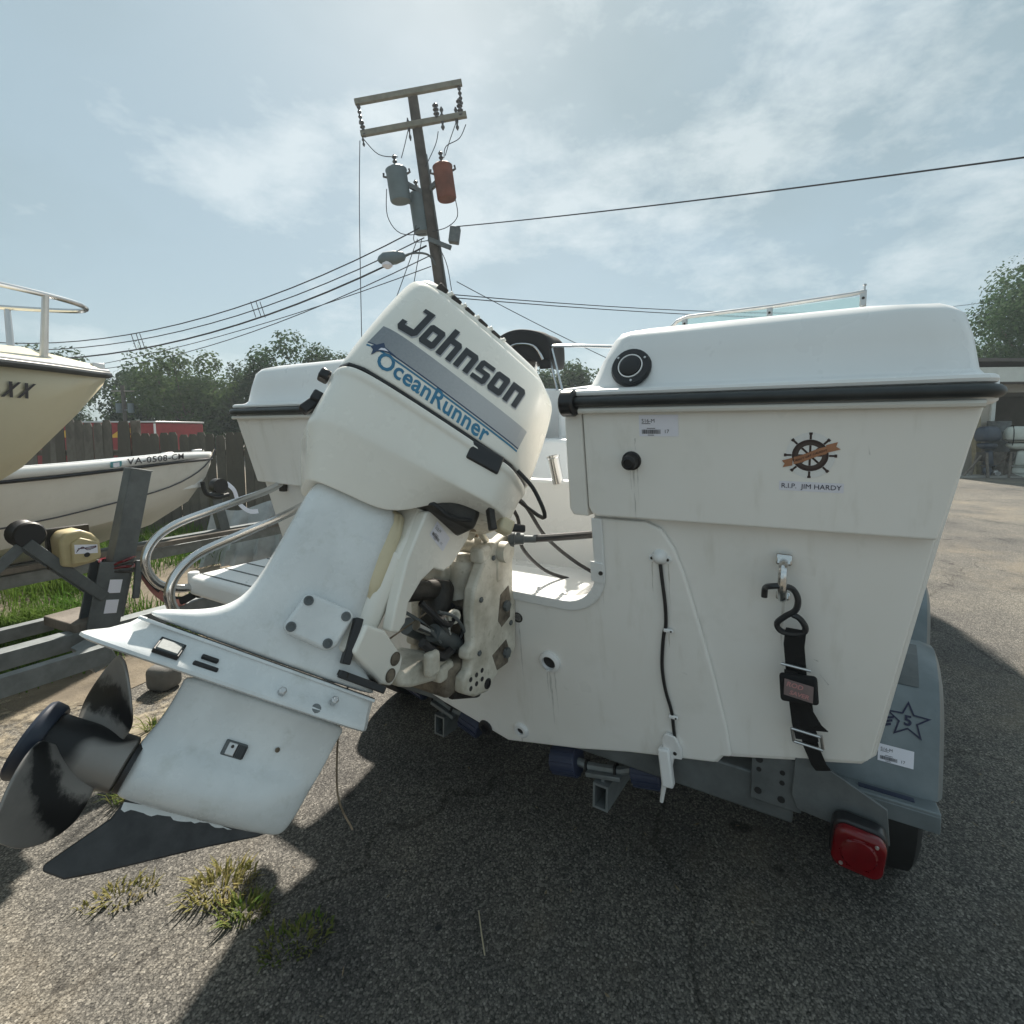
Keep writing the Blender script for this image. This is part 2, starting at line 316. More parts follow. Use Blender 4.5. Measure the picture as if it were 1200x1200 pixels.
# ------------------------------------------------------------------ ground
def ground_material():
    m = bpy.data.materials.new('asphalt'); m.use_nodes = True
    t = m.node_tree; p = t.nodes['Principled BSDF']; N = t.nodes.new; L = t.links.new
    co = N('ShaderNodeTexCoord').outputs['Object']
    def noise(sc, det=6, rg=0.6):
        n = N('ShaderNodeTexNoise'); n.inputs['Scale'].default_value = sc; n.inputs['Detail'].default_value = det; n.inputs['Roughness'].default_value = rg
        L(co, n.inputs[0]); return n.outputs[0]
    def ramp(src, stops):
        r = N('ShaderNodeValToRGB'); e = r.color_ramp.elements
        while len(e) < len(stops): e.new(0.5)
        for q, (pos, c) in zip(e, stops): q.position = pos; q.color = (*c, 1) if len(c) == 3 else c
        L(src, r.inputs[0]); return r.outputs[0]
    def mix(f, a, b, mode='MIX'):
        n = N('ShaderNodeMix'); n.data_type = 'RGBA'; n.blend_type = mode
        for nm, q in (('Factor', f), ('A', a), ('B', b)):
            if isinstance(q, tuple): n.inputs[nm].default_value = (*q, 1) if len(q) == 3 else q
            elif isinstance(q, float): n.inputs[nm].default_value = q
            else: L(q, n.inputs[nm])
        return n.outputs['Result']
    def voro(sc, feat='F1', rnd=1.0):
        v = N('ShaderNodeTexVoronoi'); v.inputs['Scale'].default_value = sc; v.feature = feat; v.inputs['Randomness'].default_value = rnd
        L(co, v.inputs[0]); return v
    v1 = voro(135); v2 = voro(290)
    chip = ramp(v1.outputs['Color'], [(0.0, (0.035, 0.035, 0.035)), (0.35, (0.088, 0.085, 0.078)), (0.60, (0.185, 0.176, 0.158)), (0.85, (0.37, 0.35, 0.31)), (1.0, (0.62, 0.59, 0.53))])
    chip2 = ramp(v2.outputs['Color'], [(0.0, (0.04, 0.04, 0.04)), (0.5, (0.118, 0.113, 0.10)), (1.0, (0.36, 0.34, 0.30))])
    col = mix(0.42, chip, chip2)
    gap = ramp(v1.outputs['Distance'], [(0.0, (1, 1, 1)), (0.55, (0.86, 0.86, 0.86)), (0.95, (0.28, 0.28, 0.28))])
    col = mix(1.0, col, gap, 'MULTIPLY')
    # sand and dirt washed over the asphalt, patchy, plus oil-dark blotches
    sand = ramp(noise(0.55, 4, 0.62), [(0.50, (0, 0, 0)), (0.62, (1, 1, 1))])
    sandfine = ramp(noise(9, 6), [(0.35, (0.2, 0.2, 0.2)), (0.65, (1, 1, 1))])
    sf = mix(1.0, sand, sandfine, 'MULTIPLY')
    sgrain = ramp(noise(140, 3), [(0.3, (0.15, 0.125, 0.09)), (0.7, (0.30, 0.25, 0.18))])
    sm = N('ShaderNodeMath'); sm.operation = 'MULTIPLY'; sm.inputs[1].default_value = 0.42; L(sf, sm.inputs[0])
    col = mix(sm.outputs[0], col, sgrain)
    blot = ramp(noise(1.9, 5, 0.6), [(0.27, (0.46, 0.47, 0.49)), (0.40, (0.86, 0.86, 0.87)), (0.52, (1.0, 0.99, 0.98)), (0.72, (1.18, 1.15, 1.10))])
    col = mix(1.0, col, blot, 'MULTIPLY')
    # cracks
    cr = voro(0.27, 'DISTANCE_TO_EDGE'); dn = N('ShaderNodeTexNoise'); dn.inputs['Scale'].default_value = 2.2; dn.inputs['Detail'].default_value = 6; L(co, dn.inputs[0])
    mv = N('ShaderNodeVectorMath'); mv.operation = 'MULTIPLY_ADD'; mv.inputs[1].default_value = (0.5, 0.5, 0.5); L(dn.outputs['Color'], mv.inputs[0]); L(co, mv.inputs[2]); L(mv.outputs[0], cr.inputs[0])
    ck = ramp(cr.outputs['Distance'], [(0.0, (0.55, 0.54, 0.53)), (0.0012, (0.75, 0.75, 0.75)), (0.0025, (1, 1, 1))])
    col = mix(1.0, col, ck, 'MULTIPLY')
    tone = ramp(noise(0.33, 3, 0.5), [(0.35, (0.78, 0.78, 0.80)), (0.62, (1.14, 1.12, 1.08))]); col = mix(1.0, col, tone, 'MULTIPLY')
    oil = ramp(noise(5.5, 2, 0.4), [(0.24, (0.42, 0.42, 0.43)), (0.30, (1, 1, 1))]); col = mix(1.0, col, oil, 'MULTIPLY')
    L(col, p.inputs['Base Color']); p.inputs['Roughness'].default_value = 0.85; p.inputs['Specular IOR Level'].default_value = 0.3
    hm = mix(0.35, gap, mix(0.5, v2.outputs['Distance'], noise(30, 5)))
    b = N('ShaderNodeBump'); b.inputs['Strength'].default_value = 0.9; b.inputs['Distance'].default_value = 0.006; L(hm, b.inputs['Height']); L(b.outputs[0], p.inputs['Normal'])
    return m
M['asphalt'] = ground_material()
M['dirt'] = mat('dirt', (0.20, 0.165, 0.12), 0.95, vscale=2.2, col2=(0.10, 0.082, 0.06), bump=0.6, bscale=45, dirt=0.5)
def gpos(x, y, dz=0.0): return Vector((x * GS, y * GS, GZ + dz))          # a spot on the ground
g = MB().add([(-400, -60, GZ), (400, -60, GZ), (400, 700, GZ), (-400, 700, GZ)], [(0, 1, 2, 3)]).build('ground', M['asphalt']); struct(g)
# strip of bare earth between the boat rows and the fence, with an uneven edge
def strip():
    mb = MB(); a, b = [], []; n = 46
    for i in range(n + 1):
        y = -7 + i * 0.45
        e = -2.62 - 0.28 * math.sin(i * 0.7) - 0.18 * math.sin(i * 1.9 + 1) + random.uniform(-0.07, 0.07)
        p_, q_ = b2w(e, y), b2w(-16, y); a.append(gpos(p_.x, p_.y, .004)); b.append(gpos(q_.x, q_.y, .004))
    o = len(mb.v); mb.v += a + b
    for i in range(n): mb.f.append((i, i + 1, n + 2 + i, n + 1 + i))
    return mb.build('dirt_verge', M['dirt'], smooth=False)
struct(strip())
# sand washed over the asphalt, ragged at its edges
m = mat('washed_sand', (0.36, 0.31, 0.23), 0.95, vscale=5, col2=(0.24, 0.205, 0.15), bump=0.5, bscale=120, dirt=0.35)
t_ = m.node_tree; p_ = t_.nodes['Principled BSDF']; co_ = t_.nodes.new('ShaderNodeTexCoord'); nz_ = t_.nodes.new('ShaderNodeTexNoise'); nz_.inputs['Scale'].default_value = 6; nz_.inputs['Detail'].default_value = 8; nz_.inputs['Roughness'].default_value = .75
rp_ = t_.nodes.new('ShaderNodeValToRGB'); rp_.color_ramp.elements[0].position = .44; rp_.color_ramp.elements[1].position = .60; t_.links.new(co_.outputs['Object'], nz_.inputs[0]); t_.links.new(nz_.outputs[0], rp_.inputs[0]); t_.links.new(rp_.outputs[0], p_.inputs['Alpha'])
M['sand'] = m
def sand_patch(pts, seed):
    rn = random.Random(seed); P = smoothpath(pts + [pts[0]], 6)
    P = [Vector((q[0] + rn.uniform(-.03, .03), q[1] + rn.uniform(-.03, .03), 0)) for q in P[:-1]]
    o = MB().add([gpos(q.x, q.y, .008) for q in P], [tuple(range(len(P)))]).build('sand_patch', M['sand'], smooth=False); struct(o)
sand_patch([(-3.6, 2.3, 0), (-2.6, 2.15, 0), (-1.9, 2.2, 0), (-1.35, 2.35, 0), (-1.2, 2.6, 0), (-1.7, 2.75, 0), (-2.2, 2.6, 0), (-3.2, 2.75, 0)], 1)
# ------------------------------------------------------------------ the motor boat in the middle
def TP(s, z, off=0.0): return Vector((s, 0.2 * (1.52 - z) - off, z))      # a point on the raked transom, off = metres proud of it
def hull_mesh(st, closed_bow=True):
    """st: stations of half profiles [(x, y, z), ...] from keel to sheer"""
    mb = MB(); rs = []
    for prof in st:
        right = [Vector(q) for q in prof]
        left = [Vector((-q.x, q.y, q.z)) for q in reversed(right[1:])]
        rs.append(left + right)
    mb.rings(rs, False, False, closed=False)
    return mb
boat = thing('motor_boat', 'white centre motor boat on galvanised trailer, seen from its stern, big outboard tilted up', 'boat', BM)
st0 = [TP(0, .26), TP(.30, .335), TP(.48, .39), TP(.745, .456), TP(.762, .485), TP(1.095, .590), TP(1.122, .625), TP(1.198, 1.22), TP(1.238, 1.50)]
def station(y, kz, cx, cz, mx, mz, sx, sz):
    f = lambda a, b, t: a + (b - a) * t
    return [(0, y, kz), (cx * .27, y, f(kz, cz, .24)), (cx * .43, y, f(kz, cz, .40)), (cx * .667, y, f(kz, cz, .58)), (cx * .685, y, f(kz, cz, .66)), (cx * .975, y, cz - .03), (cx, y, cz), (mx, y, mz), (sx, y, sz)]
st0 = [q + Vector((0, .010, 0)) for q in st0]
sts = [st0, station(.8, .26, 1.125, .63, 1.20, 1.23, 1.238, 1.51), station(2.0, .26, 1.13, .65, 1.20, 1.26, 1.235, 1.55), station(3.6, .29, 1.08, .72, 1.17, 1.33, 1.225, 1.64),
       station(4.9, .38, .86, .86, 1.00, 1.42, 1.12, 1.73), station(5.9, .60, .50, 1.06, .68, 1.52, .84, 1.81), station(6.65, 1.0, .16, 1.30, .30, 1.64, .44, 1.87), station(7.05, 1.45, .02, 1.55, .04, 1.75, .06, 1.91)]
hull_mesh(sts).build('hull', M['gel'], boat, solid=.012, auto=28)

def arc(cx, cz, r, a0, a1, n=6): return [(cx + r * math.cos(R(a0 + (a1 - a0) * i / n)), cz + r * math.sin(R(a0 + (a1 - a0) * i / n))) for i in range(n + 1)]
out_r = [(0, .262), (.30, .337), (.48, .392), (.743, .458), (.762, .487), (1.085, .588)] + arc(1.088, .620, .030, -72, -5, 4) + [(1.196, 1.22), (1.236, 1.488)]
notch_r = [(.402, 1.488), (.402, 1.02)] + [(q[0], q[1]) for q in arc(.292, 1.015, .110, 0, -90, 7)]
half = out_r + notch_r
poly = half + [(-x, z) for x, z in reversed(half)][:-1]
tr = MB().prism(poly, lambda x, z: TP(x, z, -.005), lambda x, z: TP(x, z, -.045)).build('transom', M['gel'], boat, bevel=.004, smooth=False)
# the slightly raised middle of the transom, ending in the curved crease right and left
cr = [(.402, 1.19), (.56, 1.192), (.605, 1.175), (.64, 1.12), (.665, 1.05), (.705, .90), (.74, .76), (.775, .60), (.79, .497), (.764, .489), (.745, .460), (.48, .394), (.30, .339), (0, .264)]
cr_half = cr
def plate(poly, o0, o1): return MB().prism(poly, lambda x, z: TP(x, z, o1), lambda x, z: TP(x, z, o0))
nb = [(q[0] + .0, q[1]) for q in arc(.292, 1.015, .110, -90, 0, 7)]
pl = [(.402, 1.19)] + cr[1:-1] + [(0, .264)] + [(-x, z) for x, z in reversed(cr[1:-1])] + [(-.402, 1.19)] + [(-x, z) for x, z in reversed(nb)] + nb
plate(pl, -.0048, .013).build('transom_centre_panel', M['gel'], boat, bevel=.011, seg=4, smooth=False)
# trim lip round the engine cut-out
lo = [(.402, 1.19)] + [(q[0], q[1]) for q in arc(.292, 1.015, .110, 0, -90, 8)] ; lo2 = [(.436, 1.19)] + [(q[0], q[1]) for q in arc(.292, 1.015, .144, 0, -90, 8)]
def strip_plate(a, b, o0, o1):
    mb = MB(); rs = []
    for p, q in zip(a, b): rs.append([TP(p[0], p[1], o0), TP(p[0], p[1], o1), TP(q[0], q[1], o1), TP(q[0], q[1], o0)])
    return mb.rings(rs)
full_a = lo + [(-x, z) for x, z in reversed(lo)]; full_b = lo2 + [(-x, z) for x, z in reversed(lo2)]
strip_plate(full_a, full_b, .0132, .022).build('cutout_trim', M['gelw'], boat, bevel=.004, smooth=False)
# top ledge of the cut-out, with its screws
MB().box((0, .262, .8895), (.60, .27, .034)).build('cutout_ledge', M['gelw'], boat, bevel=.01, seg=3)
for sx in (-.26, .17, .27, -.17):
    MB().lathe([(0, .008), (.004, .008), (.006, .004)], (sx, .16, .9065), (0, 0, 1), 10).build('screw', M['alu'], boat)
for sg in (-1, 1):
    # quarter blocks under the rub rail, slightly proud, and the narrow wall piece beside the well
    qp = [(.404, 1.497), (.404, 1.225), (.412, 1.208), (.43, 1.200), (1.190, 1.215), (1.238, 1.497)]
    MB().prism(qp, lambda x, z: TP(sg * x, z, .036), lambda x, z: TP(sg * x, z, -.0045)).build('quarter_panel', M['gel'], boat, bevel=.006, seg=3, smooth=False)
    wp = [(.346, 1.50), (.340, 1.215), (.352, 1.195), (.399, 1.195), (.399, 1.50)]
    MB().prism(wp, lambda x, z: TP(sg * x, z, .030), lambda x, z: TP(sg * x, z, -.52)).build('well_side', M['gel'], boat, bevel=.006, seg=3, smooth=False)
    MB().box((sg * .3925, .36, 1.05), (.018, .40, .29)).build('well_side_lower', M['gel'], boat, bevel=.003)
    tb = [(.392, 1.055), (.392, .99), (.43, .985), (.435, 1.05)]
    MB().prism(tb, lambda x, z: TP(sg * x, z, .026), lambda x, z: TP(sg * x, z, .0225)).build('corner_plate', M['gelw'], boat, bevel=.002)
    MB().lathe([(0, .007), (.005, .006)], TP(sg * .425, 1.02, .026), (0, -1, 0), 8).build('screw', M['grime'], boat)
    # deck cap of the stern quarter
    def capring(z, a, b, y0, y1, r):
        pts = [(a, y1), (a, y0 + r * .6), (a + r * .2, y0 + r * .18), (a + r * .6, y0), (b - r, y0), (b - r * .35, y0 + r * .22), (b - r * .06, y0 + r * .7), (b, y0 + r * 1.3), (b, y1)]
        return [Vector((sg * p, q, z)) for p, q in pts]
    rs = [capring(1.500, .37, 1.262, -.030, .62, .06), capring(1.506, .365, 1.268, -.036, .62, .06), capring(1.545, .365, 1.268, -.034, .62, .06), capring(1.557, .375, 1.258, -.022, .62, .06),
          capring(1.562, .392, 1.250, -.004, .62, .06), capring(1.572, .398, 1.246, .004, .62, .07), capring(1.64, .428, 1.237, .014, .62, .08), capring(1.692, .452, 1.224, .022, .62, .09), capring(1.712, .466, 1.206, .034, .62, .10), capring(1.722, .50, 1.15, .064, .62, .10)]
    MB().rings(rs).build('deck_cap', M['gelw'], boat, auto=55)
    # side decks running forward
    def dk(y, sx, sz):
        k = [(sx + .02, 0), (sx + .02, .04), (sx - .005, .058), (sx - .02, .08), (sx - .045, .175), (sx - .075, .20), (sx - .23, .205), (sx - .26, .19), (sx - .265, -.75), (sx - .235, -.75), (sx - .23, .0)]
        return [Vector((sg * a, y, sz + b)) for a, b in k]
    MB().rings([dk(.60, 1.238, 1.505), dk(1.3, 1.237, 1.53), dk(2.0, 1.235, 1.55), dk(2.7, 1.232, 1.59)]).build('side_deck', M['gelw'], boat, auto=40)
    # rub rail
    path = [(sg * .372, -.05, 1.523), (sg * .5, -.053, 1.523), (sg * 1.10, -.053, 1.523), (sg * 1.20, -.053, 1.523), (sg * 1.238, -.043, 1.523), (sg * 1.257, -.010, 1.523), (sg * 1.260, .06, 1.523), (sg * 1.260, .20, 1.523), (sg * 1.262, .8, 1.533), (sg * 1.262, 2.0, 1.572), (sg * 1.255, 3.6, 1.665), (sg * 1.15, 4.9, 1.755), (sg * .87, 5.9, 1.835), (sg * .47, 6.65, 1.895), (sg * .07, 7.08, 1.93)]
    path = [path[0]] + smoothpath(path[1:], 5)
    rr_ = MB().tube(path, .0155, 12)
    for i_, v_ in enumerate(rr_.v): v_.z = path[i_ // 12][2] + (v_.z - path[i_ // 12][2]) * .86
    rr_.build('rub_rail', M['rail'], boat)
    MB().tube([Vector(q) + Vector((0, .0, .0235)) + (Vector((0, .009, 0)) if i < 20 else Vector((-sg * .009, 0, 0))) for i, q in enumerate(path)], .009, 8).build('rail_insert', M['gelw'], boat)
    MB().lathe([(0, .034), (.004, .037), (.036, .037), (.042, .030)], (sg * .352, -.046, 1.520), (sg, 0, 0), 18).build('rail_end_cap', M['blackgloss'], boat, bevel=.002)
    MB().tube([(sg * .40, -.046, 1.4985), (sg * 1.235, -.046, 1.4985)], .008, 8).build('rail_lip', M['gel2'], boat)
# well, cockpit, cabin
MB().box((0, .40, .80), (.77, .38, .16)).build('well_floor', M['gelw'], boat, bevel=.01)
MB().box((0, .575, 1.02), (1.98, .05, .44)).build('well_bulkhead', M['gelw'], boat, bevel=.015, seg=3)
MB().box((0, 1.66, .70), (1.98, 2.08, .04)).build('cockpit_sole', M['gelw'], boat)
MB().box((-.52, 2.15, 1.05), (.60, .55, .66)).build('seat_box', M['gelw'], boat, bevel=.03, seg=3)
MB().box((-.52, 2.36, 1.50), (.58, .12, .30)).build('seat_back', M['gelw'], boat, bevel=.04, seg=3)
MB().box((.52, 2.15, 1.05), (.60, .55, .66)).build('seat_box', M['gelw'], boat, bevel=.03, seg=3)
MB().box((.52, 2.36, 1.46), (.58, .12, .26)).build('seat_back', M['gelw'], boat, bevel=.04, seg=3)
MB().box((0, 2.72, 1.24), (2.02, .05, 1.04)).build('cabin_bulkhead', M['gelw'], boat, bevel=.01)
def ck(y, sx, sz, top, ins):
    h = [(sx + .02, sz), (sx + .02, sz + .04), (sx - .005, sz + .058), (sx - .05, sz + .13), (sx - ins * .6, top - .03), (sx - ins, top), (0, top + .05)]
    r = [Vector((a, y, b)) for a, b in h]; return [Vector((-q.x, q.y, q.z)) for q in r[:-1]] + [r[-1]] + list(reversed(r[:-1]))
MB().rings([ck(2.70, 1.232, 1.59, 1.78, .14), ck(3.6, 1.225, 1.64, 1.90, .24), ck(4.9, 1.12, 1.73, 2.0, .30), ck(5.9, .84, 1.81, 2.02, .26), ck(6.65, .44, 1.87, 2.0, .16), ck(7.05, .06, 1.91, 1.96, .03)], True, True, closed=True).build('foredeck', M['gelw'], boat, auto=40)
# rod holder on the bulkhead
MB().lathe([(0, .024), (.105, .024), (.11, .028), (.118, .028), (.118, .020), (.06, .019)], (.045, .565, 1.225), (-.18, -.1, 1), 18).build('rod_holder', M['steel'], boat)
# windscreen on the starboard side of the cabin, port grab frame and the folded canvas top
wsc = thing
def wpt(s, h): return Vector((s, 2.66 - .10 * h, 1.79 + h))
wt = [(.02, .455), (.10, .478), (.65, .487), (1.10, .508), (1.165, .515)]
tubep = [wpt(-.04, .40)] + [wpt(*q) for q in wt]
wsf = MB().tube(tubep, .014, 8).build('windscreen_frame', M['alu'], boat)
for s, a in ((.075, .47), (.635, .485), (1.16, .515)):
    MB().box(wpt(s, a - .04), (.035, .03, .10)).build('frame_bracket', M['alu'], wsf, bevel=.004)
    MB().lathe([(0, .009), (.006, .007)], wpt(s, a - .04) + Vector((0, -.016, 0)), (0, -1, 0), 8).build('screw', M['grime'], wsf)
    MB().tube([wpt(s, 0), wpt(s, a)], .011, 8).build('windscreen_post', M['alu'], wsf)
MB().lathe([(0, .006), (.03, .006), (.034, .011), (.042, .008)], wpt(1.165, .52), (0, 0, 1), 8).build('top_knob', M['alu'], wsf)
for a, b in ((.03, .625), (.645, 1.15)):
    q = [wpt(a, .0), wpt(b, .0), wpt(b, .49), wpt(a, .47)]
    mb = MB(); mb.rings([q, [p + Vector((0, .005, 0)) for p in q]]); mb.build('windscreen_pane', M['glass'], wsf, smooth=False)
MB().tube(smoothpath([(-1.17, 2.60, 1.76), (-1.15, 2.58, 1.98), (-1.11, 2.56, 2.10), (-1.03, 2.55, 2.135), (-.80, 2.55, 2.125), (-.45, 2.55, 2.09)], 6), .013, 8).build('grab_frame', M['steel'], boat)
MB().tube([(-1.03, 2.55, 2.13), (-.93, 2.55, 1.77)], .011, 8).build('grab_frame_strut', M['steel'], boat)
MB().tube([(-.99, 2.56, 2.12), (-.89, 2.56, 1.77)], .011, 8).build('grab_frame_strut', M['steel'], boat)
def canvas():
    prof = [(-1.64, 1.98), (-1.60, 2.14), (-1.53, 2.24), (-1.42, 2.295), (-1.28, 2.305), (-1.14, 2.285), (-1.05, 2.25), (-.995, 2.195), (-.985, 2.10), (-.985, 1.965), (-1.05, 1.955), (-1.08, 2.03), (-1.2, 2.02), (-1.35, 2.0), (-1.5, 1.96)]
    rs = []
    for i, (y, k) in enumerate(((2.50, .93), (2.515, 1.0), (2.60, 1.02), (2.68, .985), (2.75, 1.01), (2.84, .98), (2.86, .90))):
        rs.append([Vector((-1.3 + (s + 1.3) * k, y + .01 * math.sin(j * 2.3 + i), 2.1 + (z - 2.1) * k + .008 * math.sin(j * 1.7 + i * 2))) for j, (s, z) in enumerate(prof)])
    return MB().rings(rs)
cv = canvas().build('folded_canvas_top', M['canvas'], boat, sub=2)
MB().tube(smoothpath([(-1.50, 2.48, 1.80), (-1.44, 2.48, 2.05), (-1.32, 2.48, 2.16), (-1.12, 2.48, 2.14), (-1.03, 2.48, 2.02)], 5), .012, 8).build('canvas_bow', M['steel'], cv)
MB().box((-1.02, 2.50, 1.985), (.10, .03, .075)).build('canvas_strap', M['canvas'], cv, bevel=.01)
# fittings on the stern: round black port, plug, drains, clips, eyes
def fit(s, z, off=.014): return TP(s, z, off)
AFT = Vector((0, -.98, -.196)).normalized()
v0 = Vector((.527, .013, 1.612)); cax = Vector((0, -.94, .34)).normalized()
pv = MB().lathe([(0, .054), (.006, .055), (.014, .050), (.016, .036), (.012, .034)], v0, cax, 28).build('round_port', M['blackgloss'], boat)
MB().lathe([(.012, .0335), (.0165, .0335), (.0165, .0305), (.012, .0305)], v0, cax, 28, cap=False).build('chrome_ring', M['white'], pv)
MB().lathe([(.0, .030), (.018, .028), (.024, .018), (.025, .004)], v0, cax, 20).build('port_cap', M['black'], pv)
for a in (80, 215, 330):
    e1 = cax.cross(Vector((1, 0, 0))).normalized(); 
    MB().lathe([(0, .0035), (.002, .003)], v0 + cax * .0155 + .043 * (math.cos(R(a)) * Vector((1, 0, 0)) - math.sin(R(a)) * e1), cax, 8).build('screw', M['alu'], pv)
pg = MB().lathe([(0, .026), (.004, .026), (.006, .021), (.030, .019), (.034, .012), (.030, .010)], TP(.538, 1.365, .036), AFT, 20).build('rubber_plug', M['black'], boat)
dr = MB().lathe([(0, .038), (.010, .038), (.014, .034), (.016, .025), (.004, .024)], TP(.217, .664, .013), AFT, 24).build('scupper_drain', M['white'], boat)
MB().lathe([(.003, .0245), (.0045, .001)], TP(.217, .664, .014), AFT, 16).build('drain_opening', M['black'], dr)
for a in (20, 140, 260): MB().box(TP(.217, .664, .026) + Vector((.029 * math.cos(R(a)), 0, .029 * math.sin(R(a)))), (.006, .008, .006)).build('drain_lug', M['white'], dr)
dr = MB().lathe([(0, .031), (.006, .031), (.012, .024), (.012, .014), (.004, .013)], TP(.066, .337, .013), AFT, 20).build('drain_fitting', M['white'], boat)
MB().lathe([(.004, .0135), (.0055, .001)], TP(.066, .337, .014), AFT, 12).build('drain_opening', M['black'], dr)
MB().lathe([(0, .030), (.010, .029), (.012, .017), (.002, .015), (.0015, .0005)], TP(-.099, .292, .012), AFT, 16).build('drain_plug', M['black'], boat)
MB().lathe([(0, .019), (.002, .019), (.002, .015), (-.012, .013), (-.012, .0005)], TP(.105, .804, .013), AFT, 16).build('bolt_hole', M['grime'], boat)
def drip(s, z1, L, wd, off, mm, n=8, seed=0):
    """a run of dirty water: narrow, wavering, tapering to nothing"""
    rn = random.Random(seed); l, r = [], []; x = s
    for i in range(n + 1):
        t = i / n; x += rn.uniform(-.0012, .0012); k = wd * (1 - t) ** .6 * rn.uniform(.7, 1.15) / 2; z = z1 - L * t
        l.append(TP(x - k, z, off)); r.append(TP(x + k, z, off))
    MB().add(l + r, [(i, i + 1, n + 2 + i, n + 1 + i) for i in range(n)]).build('drip_stain', M[mm], boat, smooth=False)
for i, (s_, z_, L_, w_, o_, m_) in enumerate(((.541, 1.345, .15, .006, .0364, 'drip_stain'), (.553, 1.35, .10, .004, .0364, 'drip_stain'), (.532, 1.34, .06, .003, .0364, 'drip_stain'), (.55, 1.425, .035, .004, .0364, 'drip_stain'),
        (.212, .635, .23, .012, .0134, 'drip_stain'), (.228, .632, .17, .006, .0134, 'drip_stain'), (.200, .635, .13, .005, .0134, 'drip_stain'), (.106, .785, .22, .008, .0134, 'drip_stain'), (.066, .312, .04, .007, .0134, 'drip_stain'),
        (.578, 1.075, .10, .005, .0134, 'rust_stain'), (.622, 1.075, .13, .004, .0134, 'rust_stain'), (.906, 1.02, .14, .008, -.0046, 'rust_stain'), (.62, .87, .07, .004, .0134, 'rust_stain'), (.425, 1.01, .10, .005, .0134, 'rust_stain'))):
    drip(s_, z_, L_, w_, o_, m_, seed=i)
for s_, z_, a_, L_ in ((1.005, .81, .9, .035), (.985, .86, .3, .012), (.99, .80, 1.2, .010), (1.06, 1.405, 1.4, .022), (.66, .74, .2, .018), (.30, .52, -.4, .02)):
    d_ = Vector((math.cos(a_), 0, -math.sin(a_))) * L_ / 2; n_ = Vector((math.sin(a_), 0, math.cos(a_))) * .0014; o_ = .037 if z_ > 1.2 else (-.0044 if s_ > .8 else .0136)
    q = [TP(s_ + d_.x * k + n_.x * j, z_ + d_.z * k + n_.z * j, o_) for k, j in ((-1, -.3), (1, -1), (1, 1), (-1, .3))]
    MB().add(q, [(0, 1, 2, 3)]).build('scuff_mark', M['rust_stain'] if L_ < .015 else M['drip_stain'], boat, smooth=False)
# stern eye
ey = MB().tube([TP(.906, 1.115, .006) + Vector((0, -.002, .0))] + smoothpath([TP(.906, 1.122, .01), TP(.906, 1.115, .045), TP(.906, 1.075, .062), TP(.906, 1.035, .045), TP(.906, 1.028, .008)], 5), .0105, 10).build('stern_eye', M['steel'], boat)
MB().box(TP(.906, 1.128, .012), (.036, .016, .028), Matrix.Rotation(R(-11), 3, 'X')).build('eye_plate', M['steel'], ey, bevel=.004)
MB().box(TP(.906, 1.030, .008), (.032, .012, .022), Matrix.Rotation(R(-11), 3, 'X')).build('eye_plate', M['steel'], ey, bevel=.004)
ey = MB().tube(smoothpath([TP(-.80, 1.045, .0), TP(-.80, 1.045, .05), TP(-.80, 1.01, .075), TP(-.80, .97, .05), TP(-.80, .965, .0)], 5), .0105, 10).build('stern_eye', M['steel'], boat)
MB().box(TP(-.80, 1.005, .006), (.034, .012, .12), Matrix.Rotation(R(-11), 3, 'X')).build('eye_plate', M['steel'], ey, bevel=.004)
# transducer and its cable on clips
cp = smoothpath([TP(.600, 1.088, .018), TP(.605, 1.03, .020), TP(.612, .95, .020), TP(.612, .885, .019), TP(.606, .86, .019), TP(.600, .80, .020), TP(.598, .74, .020), TP(.606, .67, .020), TP(.622, .60, .019), TP(.628, .53, .020), TP(.638, .462, .022)], 5)
cb = MB().tube(cp, .0052, 8).build('transducer_cable', M['black'], boat)
for s, z in ((.614, .872), (.622, .585)):
    c = MB().box(TP(s + .006, z, .022), (.028, .010, .011)).build('cable_clip', M['white'], cb, bevel=.003)
    MB().lathe([(0, .003), (.003, .002)], TP(s + .014, z, .027), AFT, 6).build('screw', M['grime'], cb)
cl = MB().lathe([(0, .022), (.008, .021), (.018, .012), (.022, .006)], TP(.600, 1.094, .013), AFT, 16).build('cable_clam', M['gelw'], boat)
for dx in (-.022, .022):
    MB().lathe([(0, .010), (.006, .009)], TP(.60 + dx, 1.088, .013), AFT, 10).build('clam_ear', M['gelw'], cl); MB().lathe([(0, .0045), (.002, .004)], TP(.60 + dx, 1.088, .0195), AFT, 8).build('screw', M['grime'], cl)
td = MB().prism([(.592, .50), (.604, .522), (.632, .520), (.650, .48), (.652, .445), (.628, .44), (.622, .41), (.618, .37), (.590, .385), (.596, .44)], lambda x, z: TP(x, z, .030), lambda x, z: TP(x, z, .0135)).build('transducer_bracket', M['white'], boat, bevel=.003)
MB().box(TP(.607, .41, .040), (.036, .030, .12), Matrix.Rotation(R(-8), 3, 'Y')).build('transducer', M['white'], td, bevel=.006)
MB().tube([TP(.602, .36, .042), TP(.590, .275, .046)], [.0085, .006], 10).build('speed_paddle', M['white'], td)
MB().lathe([(0, .006), (.003, .005)], TP(.632, .462, .031), AFT, 8).build('screw', M['grime'], td)
